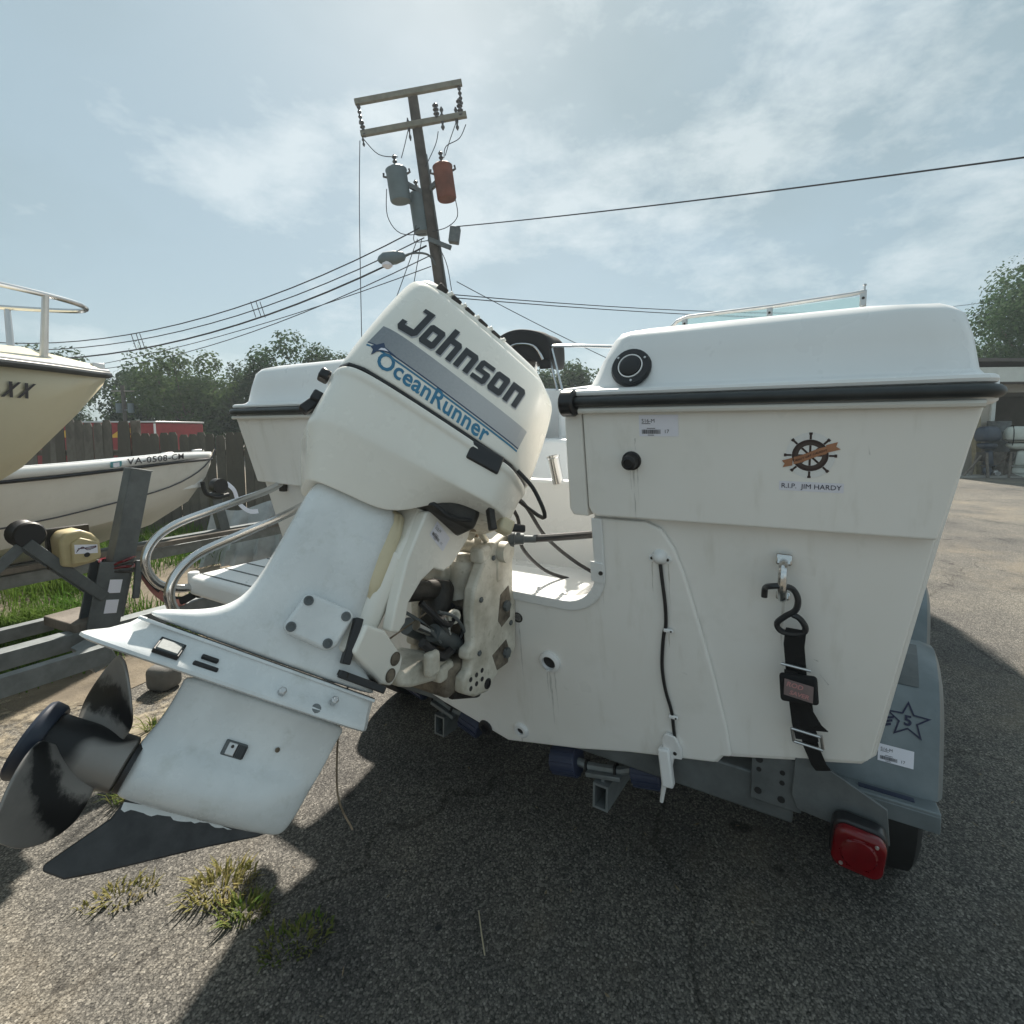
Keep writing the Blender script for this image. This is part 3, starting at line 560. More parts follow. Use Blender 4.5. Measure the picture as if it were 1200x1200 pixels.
# boarding platform and its grab rails on the port quarter
pf = MB().box((-.865, -.125, .858), (.40, .46, .075)).build('swim_platform', M['gelw'], boat, bevel=.02, seg=4)
for i in range(5): MB().box((-.865, -.31 + i * .09, .8965), (.35, .006, .0022)).build('tread_groove', M['galvd'], pf)
MB().cyl((-1.064, -.33, .905), (-1.064, -.33, .83), .02).build('platform_corner', M['gelw'], pf, bevel=.004)
for y in (-.08, ): MB().tube([(-.90, .05, .50), (-.90, -.22, .815)], .014, 8).build('platform_brace', M['steel'], pf)
MB().tube([(-.72, .05, .52), (-.72, -.22, .815)], .014, 8).build('platform_brace', M['steel'], pf)
for s, dz, y0 in ((-1.05, .0, .05), (-.765, -.055, .02)):
    rp = smoothpath([(s, y0, 1.21 + dz), (s, y0 - .10, 1.178 + dz), (s, -.25, 1.135 + dz), (s, -.40, 1.095 + dz), (s, -.475, 1.04 + dz), (s, -.495, .97 + dz), (s, -.46, .895 + dz), (s, -.385, .857 + dz), (s, -.30, .852 + dz), (s, -.24, .855 + dz)], 6)
    rp = [Vector((q.x, q.y - (.06 if s > -1 else 0), q.z)) for q in rp]; rp[0].y += .10 if s > -1 else 0
    gr = MB().tube(rp, .0155, 12).build('grab_rail', M['steel'], boat)
    MB().box((s, y0 + .005, 1.205 + dz), (.035, .02, .06)).build('rail_foot', M['grime'], gr, bevel=.004)
MB().cyl((-.80, -.06, .897), (-.80, -.06, .955), .012).build('ladder_pin', M['grime'], pf); MB().box((-.82, -.06, .925), (.06, .02, .03)).build('ladder_latch', M['grime'], pf, bevel=.004)

# ------------------------------------------------------------------ flat print: lettering and decals
def text_polys(txt, size, shear=0.0, bold=0.0, align='LEFT', space=1.0):
    cu = bpy.data.curves.new('t', 'FONT'); cu.body = txt; cu.size = size; cu.shear = shear; cu.offset = bold; cu.align_x = align; cu.space_character = space
    cu.resolution_u = 3; cu.fill_mode = 'FRONT'
    ob = bpy.data.objects.new('t', cu); COL.objects.link(ob)
    dg = bpy.context.evaluated_depsgraph_get(); me = bpy.data.meshes.new_from_object(ob.evaluated_get(dg))
    vs = [(v.co.x, v.co.y) for v in me.vertices]; fs = [tuple(p.vertices) for p in me.polygons]
    bpy.data.objects.remove(ob); bpy.data.curves.remove(cu); bpy.data.meshes.remove(me)
    return vs, fs
def flat(vs, fs, fn, name, m, parent, frame=None):
    mb = MB(); mb.v = [Vector(fn(*q)) for q in vs]; mb.f = list(fs)
    o = mb.build(name, m, parent, frame, smooth=False); return o
def quad(x0, y0, x1, y1): return [(x0, y0), (x1, y0), (x1, y1), (x0, y1)]
def quads(lst):
    vs, fs = [], []
    for q in lst: fs.append(tuple(range(len(vs), len(vs) + len(q)))); vs += q
    return vs, fs
def stock_sticker(fn, parent, wd=.10, ht=.055, frame=None):
    """fn(x, y, off) maps sticker coordinates (metres, centred) to the surface"""
    k = wd / .10
    p = flat(*quads([quad(-wd / 2, -ht / 2, wd / 2, ht / 2)]), lambda x, y: fn(x, y, .0006), 'stock_sticker', M['paper'], parent, frame)
    tgt = parent if parent.parent is not None else p
    o = lambda x, y: fn(x, y, .0014)
    pr = p if parent.parent is None else parent
    vs, fs = text_polys('S16-M', .0135 * k); flat([(x - .043 * k, y + .008 * k) for x, y in vs], fs, o, 'sticker_text', M['ink'], pr, frame)
    vs, fs = text_polys('17', .013 * k); flat([(x + .014 * k, y - .019 * k) for x, y in vs], fs, o, 'sticker_text', M['ink'], pr, frame)
    bars = []; x = -.043 * k
    rnd = random.Random(3)
    while x < .006 * k:
        b = rnd.choice((.0007, .0012, .0018)) * k; bars.append(quad(x, -.021 * k, x + b, -.010 * k)); x += b + rnd.choice((.0007, .0012)) * k
    flat(*quads(bars), o, 'barcode', M['ink'], pr, frame)
    flat(*quads([quad(-.043 * k, .0045 * k, -.02 * k, .006 * k), quad(-.03 * k, -.0075 * k, -.008 * k, -.006 * k), quad(-.028 * k, -.025 * k, -.012 * k, -.0235 * k)]), o, 'fine_print', M['ink'], pr, frame)
    return p
stock_sticker(lambda x, y, o: TP(.612 + x, 1.458 + y, .0362 + o), boat)
# memorial sticker: ship's wheel with a ribbon, lettering below
M['decal_wheel'] = mat('decal_brown', (0.045, 0.028, 0.028), 0.5)
M['decal_wheel2'] = mat('decal_dark_brown', (0.075, 0.055, 0.05), 0.5)
M['ribbon'] = mat('decal_orange', (0.42, 0.20, 0.11), 0.5, var=0.2, vscale=60)
wc = (.951, 1.390)
def wf(o): return lambda x, y: TP(wc[0] + x, wc[1] + y, .0362 + o)
rim = [(.036 * math.cos(R(a)), .036 * math.sin(R(a))) for a in range(0, 360, 10)]; rin = [(.0235 * math.cos(R(a)), .0235 * math.sin(R(a))) for a in range(0, 360, 10)]
mid_ = [(.0305 * math.cos(R(a)), .0305 * math.sin(R(a))) for a in range(0, 360, 10)]
n = len(rim); vs = rim + mid_ + rin
bk = [(.049 * math.cos(R(a)), .049 * math.sin(R(a)) * 1.06) for a in range(0, 360, 12)]
dcl = flat(bk, [tuple(range(len(bk)))], wf(.0004), 'wheel_decal', M['gelw'], boat)
flat(vs, [(i, (i + 1) % n, n + (i + 1) % n, n + i) for i in range(n)], wf(.0010), 'wheel_rim', M['decal_wheel'], dcl)
flat(vs, [(n + i, n + (i + 1) % n, 2 * n + (i + 1) % n, 2 * n + i) for i in range(n)], wf(.0010), 'wheel_rim', M['decal_wheel2'], dcl)
sp = []
for a in range(0, 360, 45):
    c, s_ = math.cos(R(a + 90)), math.sin(R(a + 90)); px, py = -s_, c
    for r0, r1, h in ((.004, .0232, .0022), (.0365, .047, .0022), (.047, .052, .0034)):
        sp.append([(c * r0 + px * h, s_ * r0 + py * h), (c * r0 - px * h, s_ * r0 - py * h), (c * r1 - px * h, s_ * r1 - py * h), (c * r1 + px * h, s_ * r1 + py * h)])
flat(*quads(sp), wf(.0010), 'wheel_spokes', M['decal_wheel'], dcl)
def rib(x): return .0115 * (x / .04) + .0035 * math.sin(x * 60)
rb = []
xs = [-.032 + i * .0064 for i in range(11)]
rv = [(x, rib(x) - .0085) for x in xs] + [(x, rib(x) + .0085) for x in reversed(xs)]
flat(rv, [tuple(range(len(rv)))], wf(.0020), 'ribbon', M['ribbon'], dcl)
for tail in ([(-.034, -.024), (-.034, -.006), (-.056, -.013), (-.050, -.020), (-.054, -.029)], [(.030, .006), (.030, .024), (.052, .031), (.049, .021), (.058, .015)]):
    flat(*quads([tail]), wf(.0015), 'ribbon_tail', M['ribbon'], dcl)
vs, fs = text_polys("DIDN'T GET CAUGHT", .0066, align='CENTER', bold=.0001); flat([(x, y - .0025 + rib(x)) for x, y in vs], fs, wf(.0026), 'ribbon_text', M['decal_wheel'], dcl)
def wt2(o): return lambda x, y: TP(.955 + x, 1.3125 + y, .0362 + o)
M['navyink'] = mat('navy_ink', (0.012, 0.014, 0.05), 0.5)
ripd = flat(*quads([quad(-.064, -.006, .064, .016)]), wt2(.0004), 'name_decal', M['paper'], boat)
vs, fs = text_polys('R.I.P.  JIM HARDY', .0160, align='CENTER'); flat(vs, fs, wt2(.0012), 'decal_text', M['navyink'], ripd)

# ------------------------------------------------------------------ trailer under the boat
trl = thing('boat_trailer', 'galvanised tandem boat trailer under the white motor boat, with grey fenders', 'trailer', BM)
def channel(a, b, wd, ht, th, name, m, parent, up=(0, 0, 1)):
    """open C-section beam"""
    a, b = Vector(a), Vector(b); y = (b - a).normalized(); x = y.cross(Vector(up)).normalized(); z = x.cross(y)
    pr = [(-wd / 2, -ht / 2), (wd / 2, -ht / 2), (wd / 2, ht / 2), (-wd / 2, ht / 2), (-wd / 2, ht / 2 - th), (wd / 2 - th, ht / 2 - th), (wd / 2 - th, -ht / 2 + th), (-wd / 2, -ht / 2 + th)]
    return MB().rings([[a + x * p + z * q for p, q in pr], [b + x * p + z * q for p, q in pr]]).build(name, m, parent, smooth=False, bevel=.002)
# rear cross member and its tail plates, shade under the hull painted as darker steel
MB().box((0, .272, .388), (1.90, .075, .120)).build('cross_member', M['galvd'], trl, bevel=.006)
for y in (1.11, 1.85): MB().box((0, y, GZ + .35), (2.1, .07, .07)).build('axle', M['galvd'], trl, bevel=.005)
MB().cyl((0, 6.6, GZ), (0, 6.6, .40), .03).build('tongue_jack', M['galvd'], trl)
for y in (1.6, 3.0): MB().box((0, y, .20), (1.9, .07, .09)).build('cross_member', M['galv'], trl, bevel=.005)
for sg in (-1, 1):
    channel((sg * .96, .42, .40), (sg * .94, 3.6, .36), .06, .13, .008, 'side_rail', M['galv'], trl)
    channel((sg * .94, 3.6, .36), (0.0 + sg * .04, 7.6, .42), .06, .12, .008, 'tongue_rail', M['galv'], trl)
    # perforated splice plates
    MB().box((sg * .905, .226, .450), (.13, .010, .15)).build('splice_plate', M['galvd'], trl, bevel=.003)
    for dx, dz in ((-.045, .05), (-.045, .02), (-.045, -.045), (.015, .03), (.015, .0), (.015, -.05)):
        MB().lathe([(0, .010 if abs(dz) > .04 else .007), (.0015, .010 if abs(dz) > .04 else .007)], (sg * .905 + sg * dx, .2208, .450 + dz), (0, -1, 0), 10).build('bolt_hole', M['black'], trl)
    tp = [(.95, .55), (1.00, .555), (1.16, .475), (1.17, .38), (.96, .40), (.945, .44)]
    MB().prism(tp, lambda x, z: Vector((sg * x, .20 + .02 * (x - .95), z)), lambda x, z: Vector((sg * x, .208 + .02 * (x - .95), z))).build('tail_plate', M['galvd'], trl, bevel=.002)  # dark steel colour stands in for the shade on the plate
    # tail light
    def rrect(w_, h_, r_): return [(sx * (w_ - r_) + r_ * math.cos(R(q0 + k * 15)), sz * (h_ - r_) + r_ * math.sin(R(q0 + k * 15))) for sx, sz, q0 in ((1, 1, 0), (-1, 1, 90), (-1, -1, 180), (1, -1, 270)) for k in range(7)]
    tilt = lambda x, z: (sg * 1.098 + x * .9962 + z * .087, .388 - x * .087 + z * .9962)
    tl = MB().prism(rrect(.060, .058, .030), lambda x, z: Vector((tilt(x, z)[0], .150, tilt(x, z)[1])), lambda x, z: Vector((tilt(x, z)[0], .195, tilt(x, z)[1]))).build('tail_light_housing', M['blackgloss'], trl, bevel=.006, seg=3)
    MB().prism(rrect(.056, .054, .027), lambda x, z: Vector((tilt(x, z)[0], .1205, tilt(x, z)[1])), lambda x, z: Vector((tilt(x, z)[0], .152, tilt(x, z)[1]))).build('tail_light_lens', M['red'], tl, bevel=.010, seg=4)
    MB().lathe([(0, .040), (.004, .036), (.005, .010)], (sg * 1.098, .1205, .388), (0, -1, 0), 20).build('lens_ring', M['red'], tl)
    for k_ in range(7): MB().box((sg * 1.098, .1195, .388 - .036 + k_ * .012), (.085 - .012 * abs(k_ - 3), .004, .003)).build('lens_rib', M['red'], tl)
    for dx, dz in ((-.045, -.045), (.045, .045)): MB().lathe([(0, .005), (.003, .004)], (sg * 1.098 + dx * .8, .1205, .388 + dz * .8), (0, -1, 0), 8).build('screw', M['alu'], tl)
    # wheels and fenders, the assembly toed slightly outwards
    flare = lambda y: .015 + .095 * (y - .45)
    for yc in (.98, 1.72):
        tyre = MB().lathe([(-.09, .20), (-.1, .25), (-.098, .315), (-.08, .345), (-.03, .352), (.03, .352), (.08, .345), (.098, .315), (.1, .25), (.09, .20)], (sg * (1.17 + flare(yc)), yc + .13, GZ + .352), (1, 0, 0), 32).build('tyre', M['tire'], trl)
        MB().lathe([(-.085, .20), (.075, .20), (.06, .16), (.03, .15), (.03, .06), (.065, .055), (.07, .02)], (sg * (1.17 + flare(yc)), yc + .13, GZ + .352), (sg, 0, 0), 24).build('rim', M['galv'], tyre)
        def fen(yc):
            pr = [(-.56, .405), (-.535, .47), (-.485, .575), (-.43, .635), (-.35, .675), (-.22, .695), (-.1, .695), (.03, .665), (.14, .60), (.22, .51), (.26, .42)]
            if yc > 1: pr = [(a, b + .065) for a, b in pr]
            rs = []
            for dy, z in pr:
                n_ = Vector((0, dy, z - .325)).normalized() * .02
                c = Vector((0, yc + dy, z))
                rs.append([Vector((sg * 1.00, c.y - n_.y, c.z - n_.z)), Vector((sg * 1.01, c.y, c.z)), Vector((sg * 1.25, c.y, c.z)), Vector((sg * 1.285, c.y - n_.y * .5, c.z - n_.z * .5)), Vector((sg * 1.298, c.y - n_.y * 2.4, c.z - n_.z * 2.4)), Vector((sg * 1.290, c.y - n_.y * 2.4, c.z - n_.z * 2.4)), Vector((sg * 1.27, c.y - n_.y * 1.2, c.z - n_.z * 1.2)), Vector((sg * 1.0, c.y - n_.y * 1.3, c.z - n_.z * 1.3))])
            for r_ in rs:
                for q in r_: q.x += sg * flare(q.y)
            return MB().rings(rs)
        fo = fen(yc).build('fender', M['fender'], trl, auto=50)
        if yc < 1:
            # return lip along the bottom of the rear fender with its dark slot, and the dark step pad
            MB().box((sg * 1.15, yc - .59, .405), (.29, .07, .012), Matrix.Rotation(R(-8), 3, 'X')).build('fender_lip', M['fender'], fo, bevel=.004)
            MB().box((sg * 1.15, yc - .621, .382), (.29, .010, .05)).build('fender_lip', M['fender'], fo, bevel=.003)
            MB().box((sg * 1.175, yc - .59, .4125), (.13, .022, .003), Matrix.Rotation(R(-8), 3, 'X')).build('lip_slot', M['navy'], fo)
            def fs_(x, y, o):
                # a strip following the fender's outside, x across, y along
                pr = [(-.56, .405), (-.535, .47), (-.485, .575), (-.43, .635), (-.35, .675), (-.22, .695), (-.1, .695)]
                L = [0]
                for a_, b_ in zip(pr, pr[1:]): L.append(L[-1] + math.dist(a_, b_))
                y = max(0, min(L[-1] - 1e-4, y)); k = max(i for i in range(len(L) - 1) if L[i] <= y); t = (y - L[k]) / (L[k + 1] - L[k])
                dy = pr[k][0] + (pr[k + 1][0] - pr[k][0]) * t; z = pr[k][1] + (pr[k + 1][1] - pr[k][1]) * t
                nn = Vector((0, -(pr[k + 1][1] - pr[k][1]), (pr[k + 1][0] - pr[k][0]))).normalized()
                return Vector((sg * (1.13 + x + flare(yc + dy)), yc + dy, z)) + nn * o
            FEN = fs_
            gridv = [(x, .315 + i * .035) for i in range(9) for x in (.045, .105)]
            flat(gridv, [(2 * i, 2 * i + 1, 2 * i + 3, 2 * i + 2) for i in range(8)], lambda x, y: fs_(x, y, .002), 'step_pad', M['galvd'], fo)
            if sg > 0:
                star, sin_ = [], []
                for i in range(10):
                    a = R(90 + 36 * i); r = .058 if i % 2 == 0 else .025
                    star.append((r * math.cos(a), r * math.sin(a))); r2 = r * .80; sin_.append((r2 * math.cos(a), r2 * math.sin(a)))
                SX, SY = .080, .200
                flat([(x + SX, y + SY) for x, y in star + sin_], [(i, (i + 1) % 10, 10 + (i + 1) % 10, 10 + i) for i in range(10)], lambda x, y: fs_(x, y, .003), 'star_decal', M['navyink'], fo)
                vs, fs = text_polys('5', .040, align='CENTER', bold=.0012); flat([(x + SX, y + SY - .014) for x, y in vs], fs, lambda x, y: fs_(x, y, .003), 'star_numeral', M['navyink'], fo)
                flat(*quads([[(SX - .060 - .004 * i, SY - .012 - .012 * i), (SX - .060 - .004 * i, SY - .005 - .012 * i), (SX - .034 - .003 * i, SY + .003 - .010 * i), (SX - .034 - .003 * i, SY - .004 - .010 * i)] for i in range(3)]), lambda x, y: fs_(x, y, .003), 'star_stripes', M['navyink'], fo)
                stock_sticker(lambda x, y, o: fs_(x + .055, y + .095, .002 + o), fo, .085, .047)
    # bunks
    MB().box((sg * .62, 1.9, .375), (.09, 3.0, .04), Matrix.Rotation(sg * R(-14), 3, 'Y')).build('bunk', M['navy'], trl, bevel=.006)
# keel-roller arms with ribbed rollers, starboard and port
def roller_arm(s, y, z, tilt, parent):
    ch = MB(); 
    a, b = Vector((s, y - .02, z - .075)), Vector((s + .02, y + .55, z - .09))
    d = (b - a).normalized(); x = d.cross(Vector((0, 0, 1))).normalized(); u = x.cross(d)
    o_ = [(-.028, -.045), (.028, -.045), (.028, .045), (-.028, .045)]; i_ = [(-.020, -.037), (.020, -.037), (.020, .037), (-.020, .037)]
    rs = [[b + x * p + u * q for p, q in o_], [a + x * p + u * q for p, q in o_], [a + x * p + u * q for p, q in i_], [a + d * .3 + x * p + u * q for p, q in i_]]
    arm = ch.rings(rs).build('roller_arm', M['galv'], parent, smooth=False)
    MB().box((s, y + .02, z - .012), (.13, .05, .016), Matrix.Rotation(tilt, 3, 'Y')).build('roller_saddle', M['galv'], arm, bevel=.003)
    MB().box((s, y + .02, z - .028), (.012, .04, .03)).build('saddle_post', M['galv'], arm)
    ax = Vector((math.cos(tilt), 0, -math.sin(tilt)))
    c = Vector((s, y + .03, z + .012))
    MB().tube([c - ax * .22, c - ax * .10, c - ax * .06 + Vector((0, 0, -.012)), c + ax * .06 + Vector((0, 0, -.012)), c + ax * .10, c + ax * .22], .016, 8).build('roller_shaft', M['galv'], arm)
    for k in (-1, 1):
        MB().lathe([(-.02, .020), (-.018, .024), (-.012, .024), (-.010, .018)], c + ax * (.055 * k) + Vector((0, 0, -.012)), ax, 12).build('shaft_collar', M['black'], arm)
        rc = c + ax * (.155 * k)
        rl = MB().lathe([(-.05, .02), (-.05, .046), (-.046, .05), (.046, .05), (.05, .046), (.05, .02)], rc, ax, 24).build('ribbed_roller', M['navy'], arm)
        e1 = ax.cross(Vector((0, 1, 0))).normalized(); e2 = Vector((0, 1, 0))
        mb = MB()
        for i in range(14):
            an = 2 * math.pi * i / 14; rd = math.cos(an) * e1 + math.sin(an) * e2; tg = -math.sin(an) * e1 + math.cos(an) * e2
            mb.box(rc + rd * .051, (.004, .094, .010), frame_of(rd, ax, tg))
        mb.build('roller_rib', M['navy'], arm)
roller_arm(.37, .265, .250, R(-12), trl)
roller_arm(-.42, .36, .215, R(16), trl)
MB().tube(smoothpath([(-.50, .30, .36), (-.45, .34, .30), (-.36, .36, .25), (-.30, .38, .235)], 5), .018, 8).build('guide_hose', M['black'], trl)
# strap from the stern eye to the trailer
stp = thing('transom_strap', 'black ratchet tie-down strap hooked to the right stern eye of the white boat', 'strap', BM)
def webbing(pts, wd, th=.003):
    rs = []
    for (s, z, o, a) in pts:
        c = TP(s, z, o); x = Vector((math.cos(a), 0, math.sin(a))) * wd / 2; n_ = Vector((0, -th, 0))
        rs.append([c - x, c + x, c + x + n_, c - x + n_])
    return MB().rings(rs)
webbing([(.940, .955, .040, 0), (.938, .945, .042, 0), (.936, .91, .042, 0), (.944, .83, .040, .05), (.955, .78, .038, .1)], .046).build('webbing', M['webbing'], stp, smooth=False)
webbing([(.952, .82, .044, .0), (.957, .75, .046, .05), (.965, .69, .044, .1), (.975, .645, .040, .15)], .052, .006).build('webbing', M['webbing'], stp, smooth=False)
webbing([(.972, .68, .034, .12), (.985, .62, .03, .2), (1.005, .56, .012, .32), (1.03, .50, -.03, .4), (1.045, .455, -.06, .4)], .036).build('webbing', M['webbing'], stp, smooth=False)
webbing([(.932, .84, .047, .0), (.934, .80, .052, .0), (.990, .70, .050, .2), (1.005, .685, .046, .2)], .030, .004).build('loose_end', M['webbing'], stp, smooth=False)
hk = [(.866, 1.028), (.868, 1.053), (.882, 1.066), (.906, 1.070), (.928, 1.06), (.940, 1.035), (.936, 1.005), (.915, .985), (.897, .962), (.905, .943), (.93, .94), (.955, .948), (.958, .965), (.945, .985), (.93, .992)]
MB().tube(smoothpath([TP(s, z, .040 + (.022 if .88 < s < .93 and z > 1.06 else 0)) for s, z in hk], 4), .0075, 8).build('s_hook', M['dark'], stp)
bk_ = MB().box(TP(.951, .80, .062), (.084, .022, .068), Matrix.Rotation(R(-11), 3, 'X') @ Matrix.Rotation(R(-6), 3, 'Y')).build('buckle_pad', M['webbing'], stp, bevel=.008, seg=3)
M['labelg'] = mat('strap_label', (0.20, 0.15, 0.15), 0.5, var=0.2, vscale=30); M['labelp'] = mat('label_pink_ink', (0.50, 0.24, 0.24), 0.5)
def lb(o): return lambda x, y: TP(.951, .802, .0) + Vector((x * .994, -.0765 - o, x * -.10 + y))
lab = flat(*quads([quad(-.032, -.022, .032, .020)]), lb(.0005), 'strap_label', M['labelg'], stp)
vs, fs = text_polys('ROD', .017, shear=.25, bold=.0004); flat([(x - .028, y + .003) for x, y in vs], fs, lb(.0012), 'label_text', M['labelp'], lab)
vs, fs = text_polys('SAVER', .015, shear=.25, bold=.0004); flat([(x - .020, y - .016) for x, y in vs], fs, lb(.0012), 'label_text', M['labelp'], lab)
for z, s in ((.855, .942), (.672, .972), (.635, .978)):
    MB().tube([TP(s - .033, z, .05), TP(s + .033, z - .004, .05)], .0042, 8).build('buckle_bar', M['alu'], stp)
for sg in (-1, 1): MB().tube([TP(.972 + sg * .033, .672, .05), TP(.978 + sg * .033, .635, .05)], .004, 8).build('buckle_bar', M['alu'], stp)
# ------------------------------------------------------------------ the outboard: local x starboard, y forward, z up; tilted and steered
TAU, PSI, KE = R(36.55), R(35.8), 0.884
ct, stt, cp_, sp_ = math.cos(TAU), math.sin(TAU), math.cos(PSI), math.sin(PSI)
EO = Vector((-0.021, -0.2491, 1.2213))
Wv, Uv, Vv = Vector((cp_, -sp_ * ct, sp_ * stt)), Vector((sp_, cp_ * ct, -cp_ * stt)), Vector((0, stt, ct))
EM = BM @ Matrix.Translation(EO) @ (frame_of(Wv, Uv, Vv) * KE).to_4x4()
TM = BM @ Matrix.Translation(EO) @ frame_of(Vector((1, 0, 0)), Vector((0, ct, -stt)), Vv).to_4x4()      # tilted but not steered (swivel bracket)
mot = thing('outboard_motor', 'large off-white outboard motor tilted up on the transom, black propeller at its lower end', 'outboard motor', EM)
def ering(z, ua, uf, hw, slope=0.0, plan='cowl', zc=None):
    if plan == 'cowl': pl = [(-1, 0), (-1, .40), (-.985, .62), (-.93, .83), (-.80, .95), (-.5, .99), (-.1, 1), (.3, .995), (.60, .98), (.70, .955), (.84, .80), (.955, .64), (.99, .50), (1, 0)]
    elif plan == 'mid': pl = [(-1, 0), (-1, .45), (-.96, .72), (-.84, .90), (-.6, .98), (-.2, 1), (.2, 1), (.6, .98), (.84, .90), (.96, .72), (1, .45), (1, 0)]
    elif plan == 'foil': pl = [(-1, 0), (-1, .45), (-.93, .55), (-.7, .78), (-.4, .95), (-.1, 1), (.2, .98), (.5, .84), (.75, .58), (.92, .28), (1, 0)]
    c, h = (ua + uf) / 2, (uf - ua) / 2
    full = pl + [(a, -b) for a, b in reversed(pl[1:-1])]
    return [Vector((b * hw, c + a * h, z + slope * (c + a * h))) for a, b in full]
# cowling
cr_ = [ering(.229, -.395, .300, .193, -.085), ering(.231, -.404, .312, .205, -.085), ering(.236, -.407, .316, .209, -.086), ering(.262, -.406, .318, .211, -.09), ering(.36, -.397, .320, .212, -.105), ering(.48, -.380, .320, .207, -.145),
       ering(.570, -.364, .316, .198, -.185), ering(.606, -.356, .312, .190, -.20), ering(.622, -.350, .306, .178, -.205), ering(.630, -.338, .292, .160, -.208), ering(.634, -.30, .25, .11, -.21), ering(.636, -.2, .15, .05, -.21)]
cow = MB().rings(cr_).build('cowling', M['engine'], mot, sub=2)
def bvh_of(mb_rings, caps=True):
    """a projection target for decals: subdivided copy of the same loft"""
    me = cow.data; ob = cow
    dg = bpy.context.evaluated_depsgraph_get(); ev = ob.evaluated_get(dg); m2 = ev.to_mesh()
    t = BVHTree.FromPolygons([v.co.copy() for v in m2.vertices], [tuple(p.vertices) for p in (m2.calc_loop_triangles() or m2.loop_triangles)]); ev.to_mesh_clear(); return t
BV = bvh_of(None)
def onside(u, v, off):
    h = BV.ray_cast(Vector((.6, u, v)), Vector((-1, 0, 0)))
    return (h[0] + h[1] * off) if h[0] else Vector((.2 + off, u, v))
def grid_strip(fa, fb, n, m=3):
    vs, fs = [], []
    for i in range(n + 1):
        for j in range(m + 1):
            a, b = fa(i / n), fb(i / n); t = j / m; vs.append((a[0] + (b[0] - a[0]) * t, a[1] + (b[1] - a[1]) * t))
    for i in range(n):
        for j in range(m): k = i * (m + 1) + j; fs.append((k, k + 1, k + m + 2, k + m + 1))
    return vs, fs
def refine(vs, fs, L=.02):
    bm = bmesh.new(); bv = [bm.verts.new((x, y, 0)) for x, y in vs]
    for f in fs:
        try: bm.faces.new([bv[i] for i in f])
        except ValueError: pass
    bmesh.ops.triangulate(bm, faces=bm.faces)
    for _ in range(3):
        es = [e for e in bm.edges if e.calc_length() > L]
        if not es: break
        bmesh.ops.subdivide_edges(bm, edges=es, cuts=1); bmesh.ops.triangulate(bm, faces=[f for f in bm.faces if len(f.verts) > 3])
    bm.verts.index_update()
    o = [(v.co.x, v.co.y) for v in bm.verts], [tuple(v.index for v in f.verts) for f in bm.faces]
    bm.free(); return o
# printed stripe, thin blue lines, lettering
def lerp2(a, b): return lambda t: (a[0] + (b[0] - a[0]) * t, a[1] + (b[1] - a[1]) * t)
m = bpy.data.materials.new('printed_stripe'); m.use_nodes = True; t_ = m.node_tree; p_ = t_.nodes['Principled BSDF']
co_ = t_.nodes.new('ShaderNodeTexCoord'); sx_ = t_.nodes.new('ShaderNodeSeparateXYZ'); t_.links.new(co_.outputs['Object'], sx_.inputs[0])
mr_ = t_.nodes.new('ShaderNodeMapRange'); mr_.inputs[1].default_value = -.39; mr_.inputs[2].default_value = .0; t_.links.new(sx_.outputs[1], mr_.inputs[0])
nz_ = t_.nodes.new('ShaderNodeTexNoise'); nz_.inputs['Scale'].default_value = 120; nz_.inputs['Detail'].default_value = 3; t_.links.new(co_.outputs['Object'], nz_.inputs[0])
ad_ = t_.nodes.new('ShaderNodeMath'); ad_.operation = 'MULTIPLY_ADD'; ad_.inputs[1].default_value = .35; ad_.inputs[2].default_value = -.17; t_.links.new(nz_.outputs[0], ad_.inputs[0])
a2_ = t_.nodes.new('ShaderNodeMath'); t_.links.new(ad_.outputs[0], a2_.inputs[0]); t_.links.new(mr_.outputs[0], a2_.inputs[1])
rp_ = t_.nodes.new('ShaderNodeValToRGB'); rp_.color_ramp.elements[0].color = (.19, .21, .235, 1); rp_.color_ramp.elements[1].color = (.45, .455, .465, 1); t_.links.new(a2_.outputs[0], rp_.inputs[0])
t_.links.new(rp_.outputs[0], p_.inputs['Base Color']); p_.inputs['Roughness'].default_value = .35; M['stripe'] = m
M['letter'] = mat('letter_charcoal', (0.035, 0.037, 0.042), 0.4, var=0.3, vscale=40); M['shadowlet'] = mat('letter_silver_outline', (0.42, 0.42, 0.44), 0.4)
M['blueink'] = mat('ocean_blue_ink', (0.035, 0.20, 0.34), 0.4, vscale=7, col2=(0.03, 0.15, 0.27))
M['navyline'] = mat('navy_pinstripe', (0.03, 0.055, 0.12), 0.4)
A0, A1, B0, B1 = (-.348, .427), (.206, .346), (-.364, .350), (.196, .270)
flat(*grid_strip(lerp2(A0, A1), lerp2(B0, B1), 26, 4), lambda u, v: onside(u, v, .0010), 'stripe', M['stripe'], cow)
def off2(a, dv): return (a[0], a[1] + dv)
flat(*grid_strip(lerp2(off2(B0, -.006), off2(B1, -.006)), lerp2(off2(B0, -.0125), off2(B1, -.0125)), 26, 1), lambda u, v: onside(u, v, .0010), 'pinstripe', M['blueink'], cow)
flat(*grid_strip(lerp2(off2(B0, .003), off2(B1, .003)), lerp2(off2(B0, -.0015), off2(B1, -.0015)), 26, 1), lambda u, v: onside(u, v, .0016), 'pinstripe', M['navyline'], cow)
